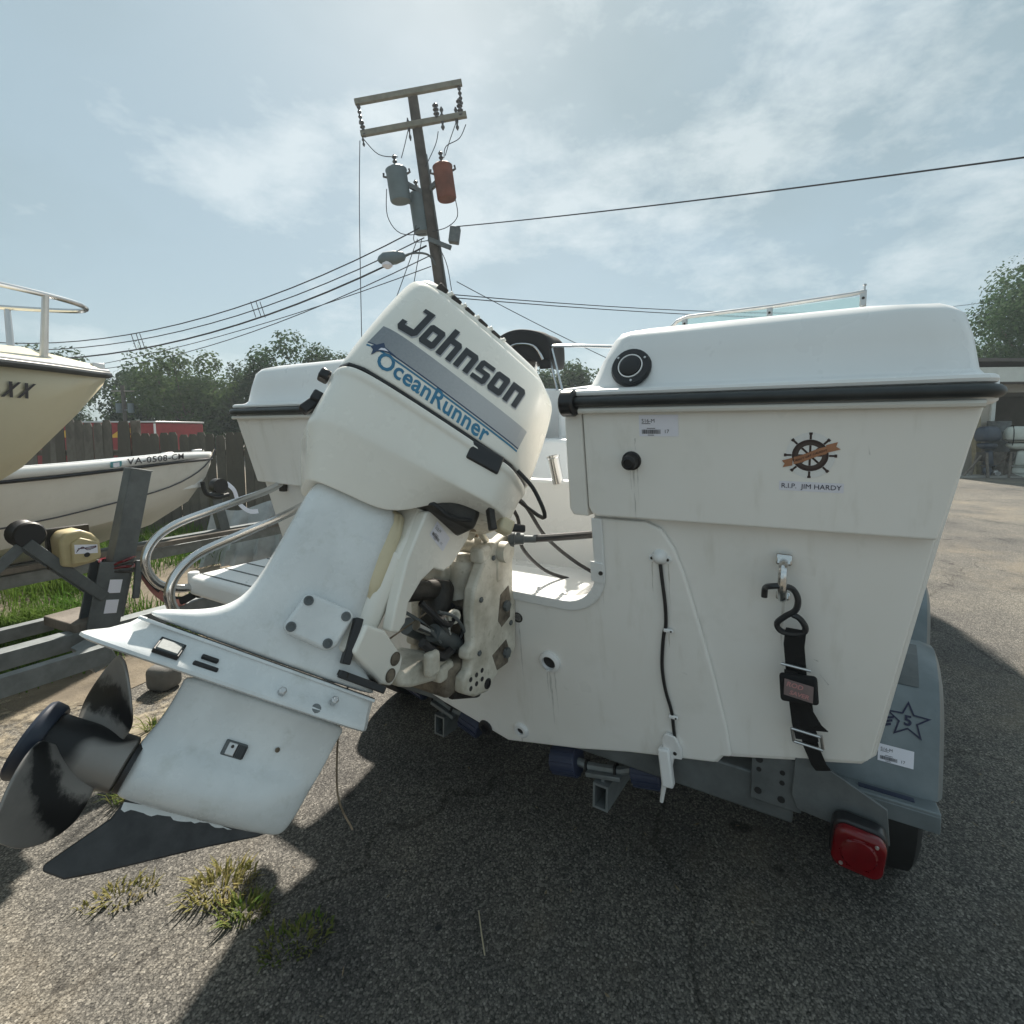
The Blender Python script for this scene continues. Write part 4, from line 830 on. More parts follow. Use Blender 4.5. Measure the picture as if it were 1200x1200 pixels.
# block letters: each letter is a set of butted bars, slanted
def letters(word):
    T = .20; out = []; x = 0
    def bar(x0, y0, x1, y1): return [(x0, y0), (x1, y0), (x1, y1), (x0, y1)]
    for ch in word:
        L = []
        if ch == 'J':
            w_ = .80; L = [bar(w_ - .24, .22, w_, 1.0), [(.12, 0), (w_ - .12, 0), (w_, .12), (w_, .22), (0, .22), (0, .12)], bar(0, .22, .20, .34), bar(w_ - .44, .86, w_ - .24, 1.0)]
        elif ch == 'o':
            w_ = .66; h = .70; L = [[(.08, 0), (w_ - .08, 0), (w_, .08), (w_, T), (0, T), (0, .08)], bar(0, T, .22, h - T), bar(w_ - .22, T, w_, h - T), [(0, h - T), (w_, h - T), (w_, h - .08), (w_ - .08, h), (.08, h), (0, h - .08)]]
        elif ch in 'hn':
            w_ = .66; h = .70; top = 1.0 if ch == 'h' else h
            L = [bar(0, 0, .23, top), [(.23, h - T), (w_, h - T), (w_, h - .1), (w_ - .1, h), (.23, h)], bar(w_ - .23, 0, w_, h - T)]
        elif ch == 's':
            w_ = .64; h = .70; q = .15
            L = [[(.0, 0), (w_ - .08, 0), (w_, .08), (w_, q), (.0, q)], bar(w_ - .22, q, w_, .275), [(0, .275), (w_, .275), (w_, .36), (w_ - .05, .425), (0, .425), ], bar(0, .425, .22, h - q), [(0, h - q), (w_, h - q), (w_, h), (.08, h), (0, h - .08)]]
        out.append((x, L)); x += w_ + .115
    return out, x
let, LW = letters('Johnson')
tx0, tx1, sc = -.318, .168, .128
kx = (tx1 - tx0) / (LW + .25)
def lmap(x, y, dx=0, dy=0):
    u = tx0 + (x + .30 * y) * kx + dx
    return (u, .437 + y * sc - .085 * (u - tx0) + dy)
for x0, L in let:
    for dx, dy, off, nm, mm in ((.0035, -.0045, .0012, 'letter_outline', M['shadowlet']), (0, 0, .0022, 'letter', M['letter'])):
        vs, fs = quads(L); vs = [lmap(x + x0, y, dx, dy) for x, y in vs]
        vs, fs = refine(vs, fs, .022)
        flat(vs, fs, lambda u, v: onside(u, v, off), nm, mm, cow)
vs, fs = text_polys('OceanRunner', 1.0, bold=.022, space=1.04); wmax = max(x for x, y in vs)
k2 = .405 / wmax
vs = [(-.318 + x * k2, .284 + y * .080 - .135 * (x * k2)) for x, y in vs]
vs, fs = refine(vs, fs, .02); flat(vs, fs, lambda u, v: onside(u, v, .0012), 'letter', M['blueink'], cow)
# leaping fish emblem over the O
fish = [(-.352, .338), (-.335, .352), (-.322, .366), (-.312, .352), (-.296, .347), (-.272, .340), (-.300, .338), (-.316, .335), (-.328, .326), (-.338, .308), (-.340, .328)]
flat(*refine(fish, [tuple(range(len(fish)))], .02), lambda u, v: onside(u, v, .0022), 'fish_emblem', M['navyline'], cow)
fish2 = [(-.322, .344), (-.312, .348), (-.298, .343), (-.314, .339), (-.326, .334)]
flat(*refine(fish2, [tuple(range(len(fish2)))], .02), lambda u, v: onside(u, v, .0030), 'fish_emblem', M['paper'], cow)
# louvres along the top starboard shoulder and the raised top panel
for i in range(5):
    u = -.245 + i * .058; z0 = .652 - .208 * u
    MB().box((.146, u, z0 + .002), (.030, .038, .030), Matrix.Rotation(R(28), 3, 'Y') @ Matrix.Rotation(R(-11), 3, 'X')).build('louvre_opening', M['grime'], cow, bevel=.004)
    MB().box((.142, u + .029, z0), (.040, .014, .036), Matrix.Rotation(R(28), 3, 'Y') @ Matrix.Rotation(R(-28), 3, 'X')).build('louvre_fin', M['engine'], cow, bevel=.004)
MB().rings([ering(.610, -.345, .295, .172, -.208), ering(.640, -.338, .288, .166, -.208), ering(.672, -.322, .270, .150, -.208), ering(.685, -.30, .25, .13, -.208), ering(.690, -.26, .21, .09, -.208)]).build('top_panel', M['engine'], cow, sub=2)
# gasket and lower pan
MB().rings([ering(.2285, -.398, .295, .198, -.085), ering(.2285, -.407, .305, .2085, -.085), ering(.2205, -.407, .305, .2085, -.085), ering(.2205, -.398, .295, .198, -.085)], False, False).build('gasket', M['black'], mot)
def pring(t, ua, uf, hw, dz=0):
    """pan rings between the fold (t=0) and the bottom edge (t=1), which steps up in front of the midsection"""
    r = ering(0, ua, uf, hw)
    for q in r:
        k = max(0, min(1, (q.y + .045) / .085)); k = k * k * (3 - 2 * k); zb = -.090 + k * .125 + max(0, q.y - .05) * .10
        q.z = .062 + (zb - .062) * t + dz
    return r
pan = MB().rings([ering(.2195, -.395, .292, .195, -.085), ering(.2195, -.406, .308, .2085, -.085), ering(.213, -.412, .314, .2145, -.085), ering(.196, -.413, .314, .2145, -.085), ering(.188, -.409, .308, .2055, -.08), ering(.178, -.407, .306, .2045, -.07), ering(.085, -.405, .300, .196, .0),
                  pring(.0, -.402, .296, .192), pring(.06, -.398, .293, .187), pring(.5, -.365, .280, .158), pring(.93, -.334, .268, .128), pring(1.0, -.330, .266, .124), pring(1.0, -.326, .262, .118, .006)]).build('lower_pan', M['engine'], mot, sub=2)
MB().box((.166, .10, .175), (.014, .105, .062), Matrix.Rotation(R(12), 3, 'Y')).build('black_pad', M['blackgloss'], pan, bevel=.004)
MB().box((.203, .105, .185), (.016, .115, .062), Matrix.Rotation(R(6), 3, 'Y')).build('black_pad', M['blackgloss'], pan, bevel=.005)
MB().box((.0, .085, .022), (.245, .20, .075)).build('pan_opening', M['grime'], pan, bevel=.02, seg=3)  # solid dark block, its colour standing in for the shade of a recess
MB().tube(smoothpath([(.10, -.02, -.02), (.128, .03, .0), (.13, .09, -.015), (.12, .16, .01)], 4), .007, 8).build('opening_hose', M['black'], pan)
MB().box((.15, .205, .045), (.03, .02, .10), Matrix.Rotation(R(30), 3, 'X')).build('front_slot', M['grime'], pan, bevel=.004)
MB().box((.115, .275, .045), (.05, .05, .05)).build('front_latch', M['yellowed'], pan, bevel=.01)
MB().box((.125, .315, .055), (.022, .055, .026), Matrix.Rotation(R(20), 3, 'X')).build('latch_lever', M['black'], pan, bevel=.006)
MB().box((.06, -.418, .16), (.05, .03, .035)).build('rear_latch', M['black'], pan, bevel=.006)
MB().box((.05, -.432, .245), (.045, .034, .035)).build('rear_latch', M['blackgloss'], pan, bevel=.008)
MB().box((.06, -.425, .125), (.03, .03, .05), Matrix.Rotation(R(-20), 3, 'X')).build('rear_latch', M['black'], pan, bevel=.005)
MB().lathe([(0, .012), (.004, .011), (.004, .003)], (.13, -.378, .075), (.5, -1, 0), 12).build('telltale', M['galvd'], pan)
# midsection
mid = MB().rings([ering(-.02, -.308, -.035, .104, 0, 'mid'), ering(-.15, -.308, -.032, .098, 0, 'mid'), ering(-.30, -.307, -.025, .090, 0, 'mid'), ering(-.39, -.312, -.012, .082, 0, 'mid'), ering(-.435, -.324, .005, .078, 0, 'mid'), ering(-.475, -.355, .035, .076, 0, 'mid'), ering(-.505, -.415, .07, .075, 0, 'mid'),
                  ering(-.522, -.468, .092, .074, 0, 'mid'), ering(-.538, -.492, .105, .073, 0, 'mid'), ering(-.552, -.496, .108, .072, 0, 'mid')]).build('midsection', M['engine_low'], mot, sub=2)
MB().rings([ering(-.02, -.115, -.008, .092, 0, 'mid'), ering(-.20, -.10, -.004, .082, 0, 'mid'), ering(-.36, -.09, .012, .070, 0, 'mid')]).build('front_spine', M['yellowed'], mid, sub=1)
# lower mount cover with its four bolts
mc = [(-.186, -.375), (-.165, -.368), (-.062, -.370), (-.045, -.382), (-.055, -.470), (-.075, -.487), (-.185, -.480), (-.20, -.465)]
mo = MB().prism(mc, lambda u, v: Vector((.112, u, v)), lambda u, v: Vector((.060, u, v))).build('mount_cover', M['engine_low'], mot, bevel=.010, seg=4)
for u, v in ((-.172, -.388), (-.066, -.390), (-.080, -.468), (-.182, -.462)):
    MB().lathe([(0, .013), (.005, .012), (.005, .008), (.002, .0075)], (.112, u, v), (1, 0, 0), 14).build('mount_bolt', M['galvd'], mo)
MB().box((.09, -.022, -.44), (.05, .022, .12), Matrix.Rotation(R(8), 3, 'X')).build('mount_gap', M['black'], mo, bevel=.003)
MB().box((.07, .05, -.525), (.06, .13, .02)).build('mount_gap', M['black'], mo, bevel=.003)
# gearcase with its flared plate, strut and bullet in one skin
gc = MB().rings([ering(-.554, -.500, .110, .072, 0, 'mid'), ering(-.575, -.515, .112, .076, 0, 'mid'), ering(-.600, -.545, .115, .088, 0, 'mid'), ering(-.618, -.578, .118, .106, 0, 'mid'), ering(-.626, -.588, .119, .110, 0, 'mid'), ering(-.633, -.588, .119, .110, 0, 'mid'), ering(-.637, -.575, .115, .100, 0, 'mid')]).build('cavitation_plate', M['engine_low'], mot, auto=25)
gl = MB().rings([ering(-.636, -.352, .088, .050, 0, 'foil'), ering(-.66, -.345, .075, .044, 0, 'foil'), ering(-.72, -.345, .070, .034, 0, 'foil'), ering(-.762, -.350, .066, .033, 0, 'foil'), ering(-.784, -.356, .062, .042, 0, 'foil'), ering(-.804, -.360, .058, .061, 0, 'foil'), ering(-.840, -.360, .054, .076, 0, 'foil'), ering(-.878, -.358, .048, .070, 0, 'foil'), ering(-.905, -.352, .038, .047, 0, 'foil'), ering(-.917, -.34, .015, .016, 0, 'foil')]).build('gearcase', M['engine_low'], mot, sub=2)
MB().box((.036, -.165, -.760), (.010, .052, .034)).build('water_intake', M['galvd'], gl, bevel=.003)
for i in range(6): MB().box((.0415, -.160 + i * .0042, -.760), (.003, .0018, .028)).build('intake_slot', M['black'], gl)
MB().box((.0405, -.172, -.760), (.004, .022, .028)).build('intake_cover', M['alu'], gl, bevel=.002)
MB().lathe([(0, .004), (.002, .003)], (.0425, -.172, -.754), (1, 0, 0), 8).build('screw', M['grime'], gl)
MB().lathe([(0, .006), (.002, .005)], (.0355, -.07, -.735), (1, 0, 0), 10).build('screw', M['rustmix'], gl)
for u, v, r in ((-.13, -.622, .010), (.0, -.604, .010)): MB().lathe([(0, r), (.014, r), (.016, r * .7)], (.098 if v < -.61 else .088, u, v + .012), (1, 0, .6), 6).build('plate_bolt', M['alu'], gc)
MB().lathe([(0, .013), (.003, .012)], (.100, -.035, -.618), (1, 0, .75), 12).build('plate_bolt', M['galv'], gc)
MB().box((.0905, -.405, -.598), (.012, .058, .046), Matrix.Rotation(R(-52), 3, 'Y')).build('anode_recess', M['black'], gc, bevel=.002)
MB().box((.0935, -.405, -.5965), (.012, .050, .038), Matrix.Rotation(R(-52), 3, 'Y')).build('anode', M['galvd'], gc, bevel=.003)
for k in (0, 1): MB().box((.0985 - k * .012, -.315 + k * .0, -.609 + k * .018), (.010, .058 - k * .018, .010), Matrix.Rotation(R(-52), 3, 'Y')).build('plate_slot', M['black'], gc, bevel=.003)
MB().rings([[Vector((sx, u, v)) for sx, u, v in q] for q in ([(.076, -.50, -.554), (.078, -.50, -.562), (.078, .105, -.562), (.076, .105, -.554)], [(.060, -.50, -.554), (.060, -.50, -.562), (.060, .105, -.562), (.060, .105, -.554)])]).build('housing_seam', M['engine_low'], gc, bevel=.002)
MB().box((.0735, -.19, -.5525), (.0025, .585, .0022)).build('seam_line', M['grime'], gc)
sk = [(.005, -.905), (-.02, -.922), (-.12, -.965), (-.30, -1.050), (-.355, -1.072), (-.40, -1.066), (-.405, -1.056), (-.335, -.955), (-.325, -.90)]
MB().prism(sk, lambda u, v: Vector((.008, u, v)), lambda u, v: Vector((-.008, u, v))).build('skeg', M['skeg'], mot, bevel=.005, smooth=False)
_r = random.Random(4)
wp_ = [(-.085 - .24 * i / 26, -.914 - (.003 + .016 * (i / 26)) + _r.uniform(-.004, .004)) for i in range(27)] + [(-.327, -.918), (-.2, -.908)]
MB().prism(wp_, lambda u, v: Vector((.0096, u, v)), lambda u, v: Vector((.004, u, v))).build('worn_paint_patch', M['engine_low'], mot, smooth=False)
# propeller
PC = Vector((0, -.36, -.853))
hub = MB().lathe([(0, .052), (.004, .058), (.06, .060), (.14, .061), (.178, .063), (.178, .050), (.10, .046)], PC - Vector((0, .002, 0)), (0, -1, 0), 32).build('propeller_hub', M['prop'], mot)
MB().lathe([(.168, .060), (.168, .072), (.174, .077), (.196, .080), (.203, .076), (.203, .058), (.19, .056)], PC, (0, -1, 0), 32).build('hub_ring', M['propring'], hub)
MB().lathe([(-.012, .055), (-.001, .056), (-.001, .03)], PC, (0, -1, 0), 24).build('thrust_collar', M['black'], hub)
def blade(ph):
    mb = MB(); rows = 13; cols = 9; grid = []
    for i in range(rows):
        r = .050 + (.205 - .050) * i / (rows - 1); t = i / (rows - 1)
        ch = [.50, .64, .80, .97, 1.14, 1.29, 1.40, 1.46, 1.46, 1.38, 1.20, .90, .30][i] * .145 / max(r, .05) / 2     # half angle of the blade at this radius
        ch = min(ch * 1.42, 1.55); row = []
        for j in range(cols):
            q = -1 + 2 * j / (cols - 1); a = q * ch * .62 - .22 * t
            y = -.095 - (a + .22 * t) * .088 * (1 + .1 * t) - .040 * t * t + .006 * q * q
            an = ph + a
            row.append(Vector((r * math.cos(an), PC.y + y, PC.z + r * math.sin(an))))
        grid.append(row)
    mb.v = [p for row in grid for p in row]
    for i in range(rows - 1):
        for j in range(cols - 1): k = i * cols + j; mb.f.append((k, k + 1, k + cols + 1, k + cols))
    return mb
for ph in (97, 217, 337): blade(R(ph)).build('propeller_blade', M['blade'], mot, solid=.007, sub=1)

# swivel bracket (tilted, not steered; metres in the tilt frame)
sw = MB().rings([[Vector((x, u, z)) for x, u in ((-.06, -.035), (.06, -.035), (.078, -.01), (.078, .10), (.06, .145), (-.06, .145), (-.078, .10), (-.078, -.01))] for z in (.015, -.02, -.10)] + [[Vector((x * .85, u * .8 - .012, z)) for x, u in ((-.06, -.035), (.06, -.035), (.078, -.01), (.078, .06), (.06, .075), (-.06, .075), (-.078, .06), (-.078, -.01))] for z in (-.135, -.17)]).build('swivel_bracket', M['engine'], mot, TM, bevel=.012, seg=3)
MB().tube([(0, -.005, -.15), (0, -.008, -.28), (0, -.01, -.40)], [.062, .05, .046], 20).build('swivel_tube', M['engine'], mot, TM)
wing = [(-.035, -.02), (.02, .02), (.10, .045), (.15, .06), (.178, .04), (.183, .0), (.155, -.095), (.13, -.125), (.085, -.135), (.055, -.185), (.042, -.25), (.06, -.30), (.05, -.33), (.02, -.335), (-.002, -.27), (-.03, -.16)]
for sg in (-1, 1): MB().prism(wing, lambda u, v: Vector((sg * .085, u, v)), lambda u, v: Vector((sg * .05, u, v))).build('swivel_wing', M['engine'], mot, TM, bevel=.006, seg=3)
low = [(-.07, -.345), (.0, -.338), (.105, -.375), (.115, -.405), (.105, -.450), (.06, -.455), (-.07, -.415)]
ml = MB().prism(low, lambda u, v: Vector((.085, u, v)), lambda u, v: Vector((-.085, u, v))).build('lower_mount', M['engine'], mot, TM, bevel=.008, seg=3)
for u, v in ((.075, -.388), (.082, -.428)): MB().lathe([(.001, .018), (.001, .014), (-.02, .012), (-.02, .0005)], (.085, u, v), (1, 0, 0), 16).build('mount_hole', M['grime2'], ml, TM)  # darkened colour paints the shade inside the holes
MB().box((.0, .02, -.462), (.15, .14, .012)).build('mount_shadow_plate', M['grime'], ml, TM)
stock_sticker(lambda x, y, o: Vector((.0852 + o, .055 + x * .98 + y * .17, -.050 + y * .98 - x * .17)), mot, .082, .047, TM)
# steering arm and link hardware above the swivel
for q, r_, mm in ((((.02, .06, .03), (.05, .13, .06), (.03, .22, .07)), .030, 'bracket'), (((-.03, .10, .03), (-.01, .2, .05), (.02, .28, .06)), .022, 'bracket'), (((.06, .10, .075), (.05, .24, .10), (.0, .33, .07)), .011, 'rustmix')):
    MB().tube(smoothpath(q, 5), r_, 12).build('steering_arm', M[mm], mot, TM)
nut = MB().lathe([(0, .030), (.014, .030), (.02, .022), (.03, .020), (.034, .010)], (.045, .175, .045), (1, 0, -.1), 6).build('pivot_nut', M['bracket'], mot, TM)
MB().box((.01, .20, .085), (.06, .05, .04)).build('link_block', M['bracket'], mot, TM, bevel=.008)
MB().box((.06, .225, .06), (.03, .09, .022), Matrix.Rotation(R(25), 3, 'X')).build('steering_link', M['rustmix'], mot, TM, bevel=.006)
MB().box((.07, .33, .045), (.02, .16, .016), Matrix.Rotation(R(-10), 3, 'X')).build('steering_link', M['bracket'], mot, TM, bevel=.004)

# stern brackets clamped to the transom (fixed; boat coordinates)
sbp = [(.115, 1.10), (.06, 1.105), (-.01, 1.085), (-.075, 1.035), (-.125, .965), (-.135, .90), (-.128, .80), (-.155, .795), (-.16, .765), (-.138, .755), (-.145, .725), (-.175, .715), (-.18, .67), (-.12, .632), (-.04, .615), (-.02, .64), (.035, .66), (.08, .66), (.125, .70), (.125, .88), (.105, .91), (.105, 1.0)]
for s0, s1 in ((.062, .102), (-.146, -.106)):
    sb = MB().prism(sbp, lambda y, z: Vector((s1, y, z)), lambda y, z: Vector((s0, y, z))).build('stern_bracket', M['bracket'], mot, BM, bevel=.010, seg=3)
    if s0 > 0:
        MB().prism([(.02, .915), (.075, .935), (.09, .88), (.085, .82), (.03, .80), (.005, .83)], lambda y, z: Vector((.1028, y, z)), lambda y, z: Vector((.085, y, z))).build('bracket_recess', M['grime2'], sb, BM, bevel=.004)
        MB().prism([(-.03, .73), (.06, .755), (.085, .70), (.07, .665), (.0, .665)], lambda y, z: Vector((.1028, y, z)), lambda y, z: Vector((.085, y, z))).build('bracket_recess', M['grime2'], sb, BM, bevel=.004)
        for i in range(3):
            for j in range(2): MB().lathe([(0, .0075), (.0015, .0075)], (.1022, -.145 + i * .030, .70 - j * .028 + i * .002), (1, 0, 0), 12).build('trim_hole', M['black'], sb, BM)
        MB().lathe([(0, .017), (.003, .017), (.003, .012), (-.01, .012)], (.1022, -.055, .648), (1, 0, 0), 14).build('trim_hole', M['black'], sb, BM)
        for y, z in ((.05, .87), (.05, .71)): MB().lathe([(0, .018), (.012, .018), (.014, .012)], (.105, y, z), (1, 0, 0), 6).build('bracket_bolt', M['galvd'], sb, BM)
# tilt tube, steering cable nut, rams and hoses between the brackets
MB().cyl((-.17, .03, 1.055), (.13, .03, 1.055), .034, n=20).build('tilt_tube', M['bracket'], mot, BM)
MB().lathe([(0, .026), (.02, .026), (.022, .020), (.05, .019), (.052, .013), (.09, .012)], (.115, .05, 1.095), (.75, .45, -.02), 14).build('cable_nut', M['galvd'], mot, BM)
MB().cyl((-.02, -.02, .93), (-.02, -.29, .99), .030, n=16).build('tilt_ram', M['grime'], mot, BM)
MB().cyl((-.02, -.24, .985), (-.02, -.36, 1.03), .016, n=12).build('ram_rod', M['steel'], mot, BM)
MB().cyl((.03, -.05, .74), (.03, -.23, .86), .026, n=16).build('trim_ram', M['galvd'], mot, BM)
MB().cyl((-.07, -.05, .74), (-.07, -.23, .86), .026, n=16).build('trim_ram', M['galvd'], mot, BM)
MB().cyl((.03, -.23, .86), (.03, -.30, .905), .014, n=12).build('ram_rod', M['steel'], mot, BM)
MB().box((-.02, -.02, .82), (.15, .18, .20)).build('hydraulic_block', M['grime2'], mot, BM, bevel=.02, seg=3)
MB().box((-.02, -.10, .70), (.17, .22, .10)).build('lower_yoke', M['grime2'], mot, BM, bevel=.02, seg=3)
yk = MB().prism([(-.36, .80), (-.40, .83), (-.39, .77), (-.34, .745), (-.22, .715), (-.12, .66), (-.13, .74), (-.25, .80)], lambda y, z: Vector((.045, y, z)), lambda y, z: Vector((-.085, y, z))).build('thrust_yoke', M['bracket'], mot, BM, bevel=.012, seg=3)
MB().tube([(.05, -.17, .655), (.05, -.04, .60)], .018, 10).build('thrust_rod', M['grime'], mot, BM)
for pts, r_ in ((((.02, -.27, .96), (.06, -.20, .88), (.04, -.12, .90), (.03, -.06, .80)), .010), (((-.05, -.28, .98), (.0, -.16, .94), (.045, -.1, .85), (.04, -.15, .77)), .008), (((.05, -.30, .86), (.065, -.24, .80), (.05, -.18, .79)), .014)):
    MB().tube(smoothpath(pts, 6), r_, 8).build('hydraulic_hose', M['black'], mot, BM)
MB().lathe([(0, .022), (.008, .022), (.010, .016), (.003, .008)], (.058, -.17, .895), (1, -.3, .1), 14).build('ram_end_nut', M['bracket'], mot, BM)
MB().lathe([(0, .04), (.02, .045), (.12, .045), (.15, .03)], (-.02, -.17, .84), (0, .3, 1), 18).build('ram_cylinder', M['grime'], mot, BM)
MB().lathe([(0, .052), (.10, .056), (.16, .05), (.18, .03)], (.0, -.055, .87), (0, .1, 1), 20).build('reservoir', M['bracket'], mot, BM)
# smaller castings, bolts and clips on the mount
for q_, d_ in (((.075, -.05, 1.06), (.05, .06, .05)), ((.08, .02, 1.00), (.05, .05, .09)), ((-.06, -.10, .995), (.10, .06, .05)), ((.07, -.285, .80), (.03, .05, .07)), ((.0, -.20, .735), (.12, .07, .05))):
    MB().box(q_, d_).build('cast_lug', M['bracket'], mot, BM, bevel=.012, seg=3)
for q_ in ((.103, -.02, 1.045), (.103, .07, 1.03), (.103, -.09, .93), (.103, .085, .80), (.1025, -.10, .765)):
    MB().lathe([(0, .009), (.004, .009), (.006, .006)], q_, (1, 0, 0), 6).build('bracket_bolt', M['galvd'], mot, BM)
for pts in (((.06, -.24, .93), (.07, -.18, .90), (.07, -.13, .84), (.065, -.09, .78)), ((-.03, -.30, .94), (.03, -.27, .90), (.05, -.22, .83)), ((.07, -.02, .96), (.085, -.06, .90), (.08, -.08, .84))):
    MB().tube(smoothpath(pts, 5), .005, 7).build('hydraulic_line', M['galvd'], mot, BM)
MB().lathe([(0, .016), (.05, .016), (.055, .012), (.07, .012)], (.045, -.21, .905), (0, .45, -.9), 12).build('relief_fitting', M['steel'], mot, BM)
# control cables
MB().tube(smoothpath([(.185, .10, 1.093), (.25, .16, 1.095), (.34, .24, 1.10), (.375, .30, 1.105)], 6), .0125, 10).build('steering_cable', M['black'], mot, BM)
p_a = EM @ Vector((.195, .165, .165)); inv = BM.inverted(); p_a = inv @ p_a
MB().tube(smoothpath([p_a, (.10, .02, 1.27), (.155, .08, 1.21), (.175, .20, 1.08), (.23, .33, .97), (.30, .42, .90)], 6), .0065, 8).build('control_cable', M['black'], mot, BM)
MB().tube(smoothpath([p_a + Vector((0, 0, -.01)), (.09, .03, 1.255), (.12, .10, 1.16), (.115, .14, 1.05), (.15, .24, .95), (.20, .34, .90)], 6), .0065, 8).build('control_cable', M['black'], mot, BM)
p_b = inv @ (EM @ Vector((.205, .22, .20)))
MB().tube(smoothpath([p_b, p_b + Vector((.04, .03, -.06)), p_b + Vector((.05, .06, -.14)), (.10, .04, 1.262)], 6), .006, 8).build('control_cable', M['black'], mot, BM)
MB().tube(smoothpath([(-.02, -.20, .90), (-.06, -.45, .80), (-.05, -.52, .55), (-.02, -.50, .42)], 6), .0025, 6).build('trailing_wire', M['rustmix'], mot, BM)
# ------------------------------------------------------------------ cream boat at the left edge (bow only in view)
BY = -0.15                                                    # its bow tip, in the lane's forward coordinate
cb_ = thing('cream_boat', 'cream hulled boat at the left edge, high bow with metal bow rail', 'boat', lane(-2.16, BY))
def bow_stations(L):
    return L
def stn(y, kz, cx, cz, sx, sz): return [(0, y, kz), (cx * .5, y, kz + (cz - kz) * .55), (cx, y, cz), (cx + (sx - cx) * .5, y, cz + (sz - cz) * .55), (sx, y, sz)]
hs = [stn(-5.2, .55, 1.05, .80, 1.18, 1.62), stn(-3.2, .58, 1.02, .86, 1.16, 1.64), stn(-2.0, .66, .84, .95, 1.02, 1.66), stn(-1.2, .82, .58, 1.08, .80, 1.68), stn(-.7, 1.03, .34, 1.22, .57, 1.695), stn(-.35, 1.28, .14, 1.39, .34, 1.705), stn(-.13, 1.53, .04, 1.57, .15, 1.712), stn(-.02, 1.675, .012, 1.685, .05, 1.718)]
hull_mesh(hs).build('hull', M['cream'], cb_, solid=.012)
MB().prism([(0, .56), (1.04, .80), (1.17, 1.61), (-1.17, 1.61), (-1.04, .80)], lambda x, z: Vector((x, -5.19, z)), lambda x, z: Vector((x, -5.15, z))).build('transom', M['cream'], cb_)
sheer = [(1.18, -5.2, 1.62), (1.16, -3.2, 1.64), (1.02, -2.0, 1.66), (.80, -1.2, 1.68), (.57, -.7, 1.695), (.34, -.35, 1.705), (.15, -.13, 1.712), (.05, -.02, 1.718)]
dk_r = smoothpath(sheer, 3); ring = [Vector((-q.x, q.y, q.z)) for q in dk_r] + list(reversed(dk_r))
def shrink(r, k, dz): return [Vector((q.x * k, q.y - (1 - k) * .6, q.z + dz)) for q in r]
MB().rings([shrink(ring, 1.02, -.004), shrink(ring, 1.025, .018), shrink(ring, .985, .034), shrink(ring, .9, .05), shrink(ring, .5, .10)]).build('deck', M['cream'], cb_)
gw = [Vector((q.x * 1.03 + .004, q.y + .01, q.z)) for q in dk_r]; gw = [Vector((-q.x, q.y, q.z)) for q in gw] + list(reversed(gw))
MB().tube(gw, .017, 10).build('rub_rail', M['rail'], cb_)
MB().tube([q + Vector((0, 0, .018)) for q in gw], .008, 8).build('rail_insert', M['alu'], cb_)
MB().box((.06, -.055, 1.757), (.035, .05, .03)).build('bow_light', M['alu'], cb_, bevel=.004)
br = smoothpath([(.62, -1.6, 1.97), (.46, -.9, 2.0), (.33, -.50, 2.02), (.16, -.18, 2.03), (0.0, -.07, 2.03), (-.16, -.18, 2.03), (-.33, -.50, 2.02), (-.46, -.9, 2.0), (-.62, -1.6, 1.97)], 6)
MB().tube(br, .0110, 10).build('bow_rail', M['steel'], cb_)
for sg in (-1, 1):
    MB().tube([(sg * .19, -.30, 1.735), (sg * .235, -.29, 2.022)], [.016, .013], 10).build('rail_post', M['alu'], cb_)
    MB().tube([(sg * .34, -.62, 1.735), (sg * .31, -.47, 2.02)], [.014, .012], 10).build('rail_post', M['alu'], cb_)
    MB().tube([(sg * .62, -1.5, 1.73), (sg * .60, -1.5, 1.975)], .014, 8).build('rail_post', M['alu'], cb_)
# the last registration letters on its side: placed against the flare
def cside(y, z):
    bvh = CBV; h = bvh.ray_cast(Vector((2.0, y, z)), Vector((-1, 0, 0)))
    return h[0] + Vector((.010, 0, 0)) if h[0] else Vector((.3, y, z))
def bv_of(ob):
    dg = bpy.context.evaluated_depsgraph_get(); ev = ob.evaluated_get(dg); m2 = ev.to_mesh()
    t = BVHTree.FromPolygons([v.co.copy() for v in m2.vertices], [tuple(p.vertices) for p in (m2.calc_loop_triangles() or m2.loop_triangles)]); ev.to_mesh_clear(); return t
CBV = bv_of([c for c in cb_.children if c.name.startswith('hull')][0])
def letter_x(x0):
    k, w_, h, b = .35, .046, .060, .013; f = lambda x, y: (x0 + x + k * y, 1.575 + y)
    t1 = (w_ - 2 * b) / (2 * (w_ - b)); t2 = 1 - t1; c = w_ - b
    return [[f(0, 0), f(b, 0), f(w_, h), f(c, h)], [f(c, 0), f(w_, 0), f(c * .5 + b, h * .5), f(c * (1 - t1), h * t1)], [f(0, h), f(c * .5, h * .5), f(c * (1 - t2) + b, h * t2), f(b, h)]]
flat(*refine(*quads(letter_x(-.497) + letter_x(-.437)), .010), lambda y, z: cside(y, z), 'registration', M['ink'], cb_)

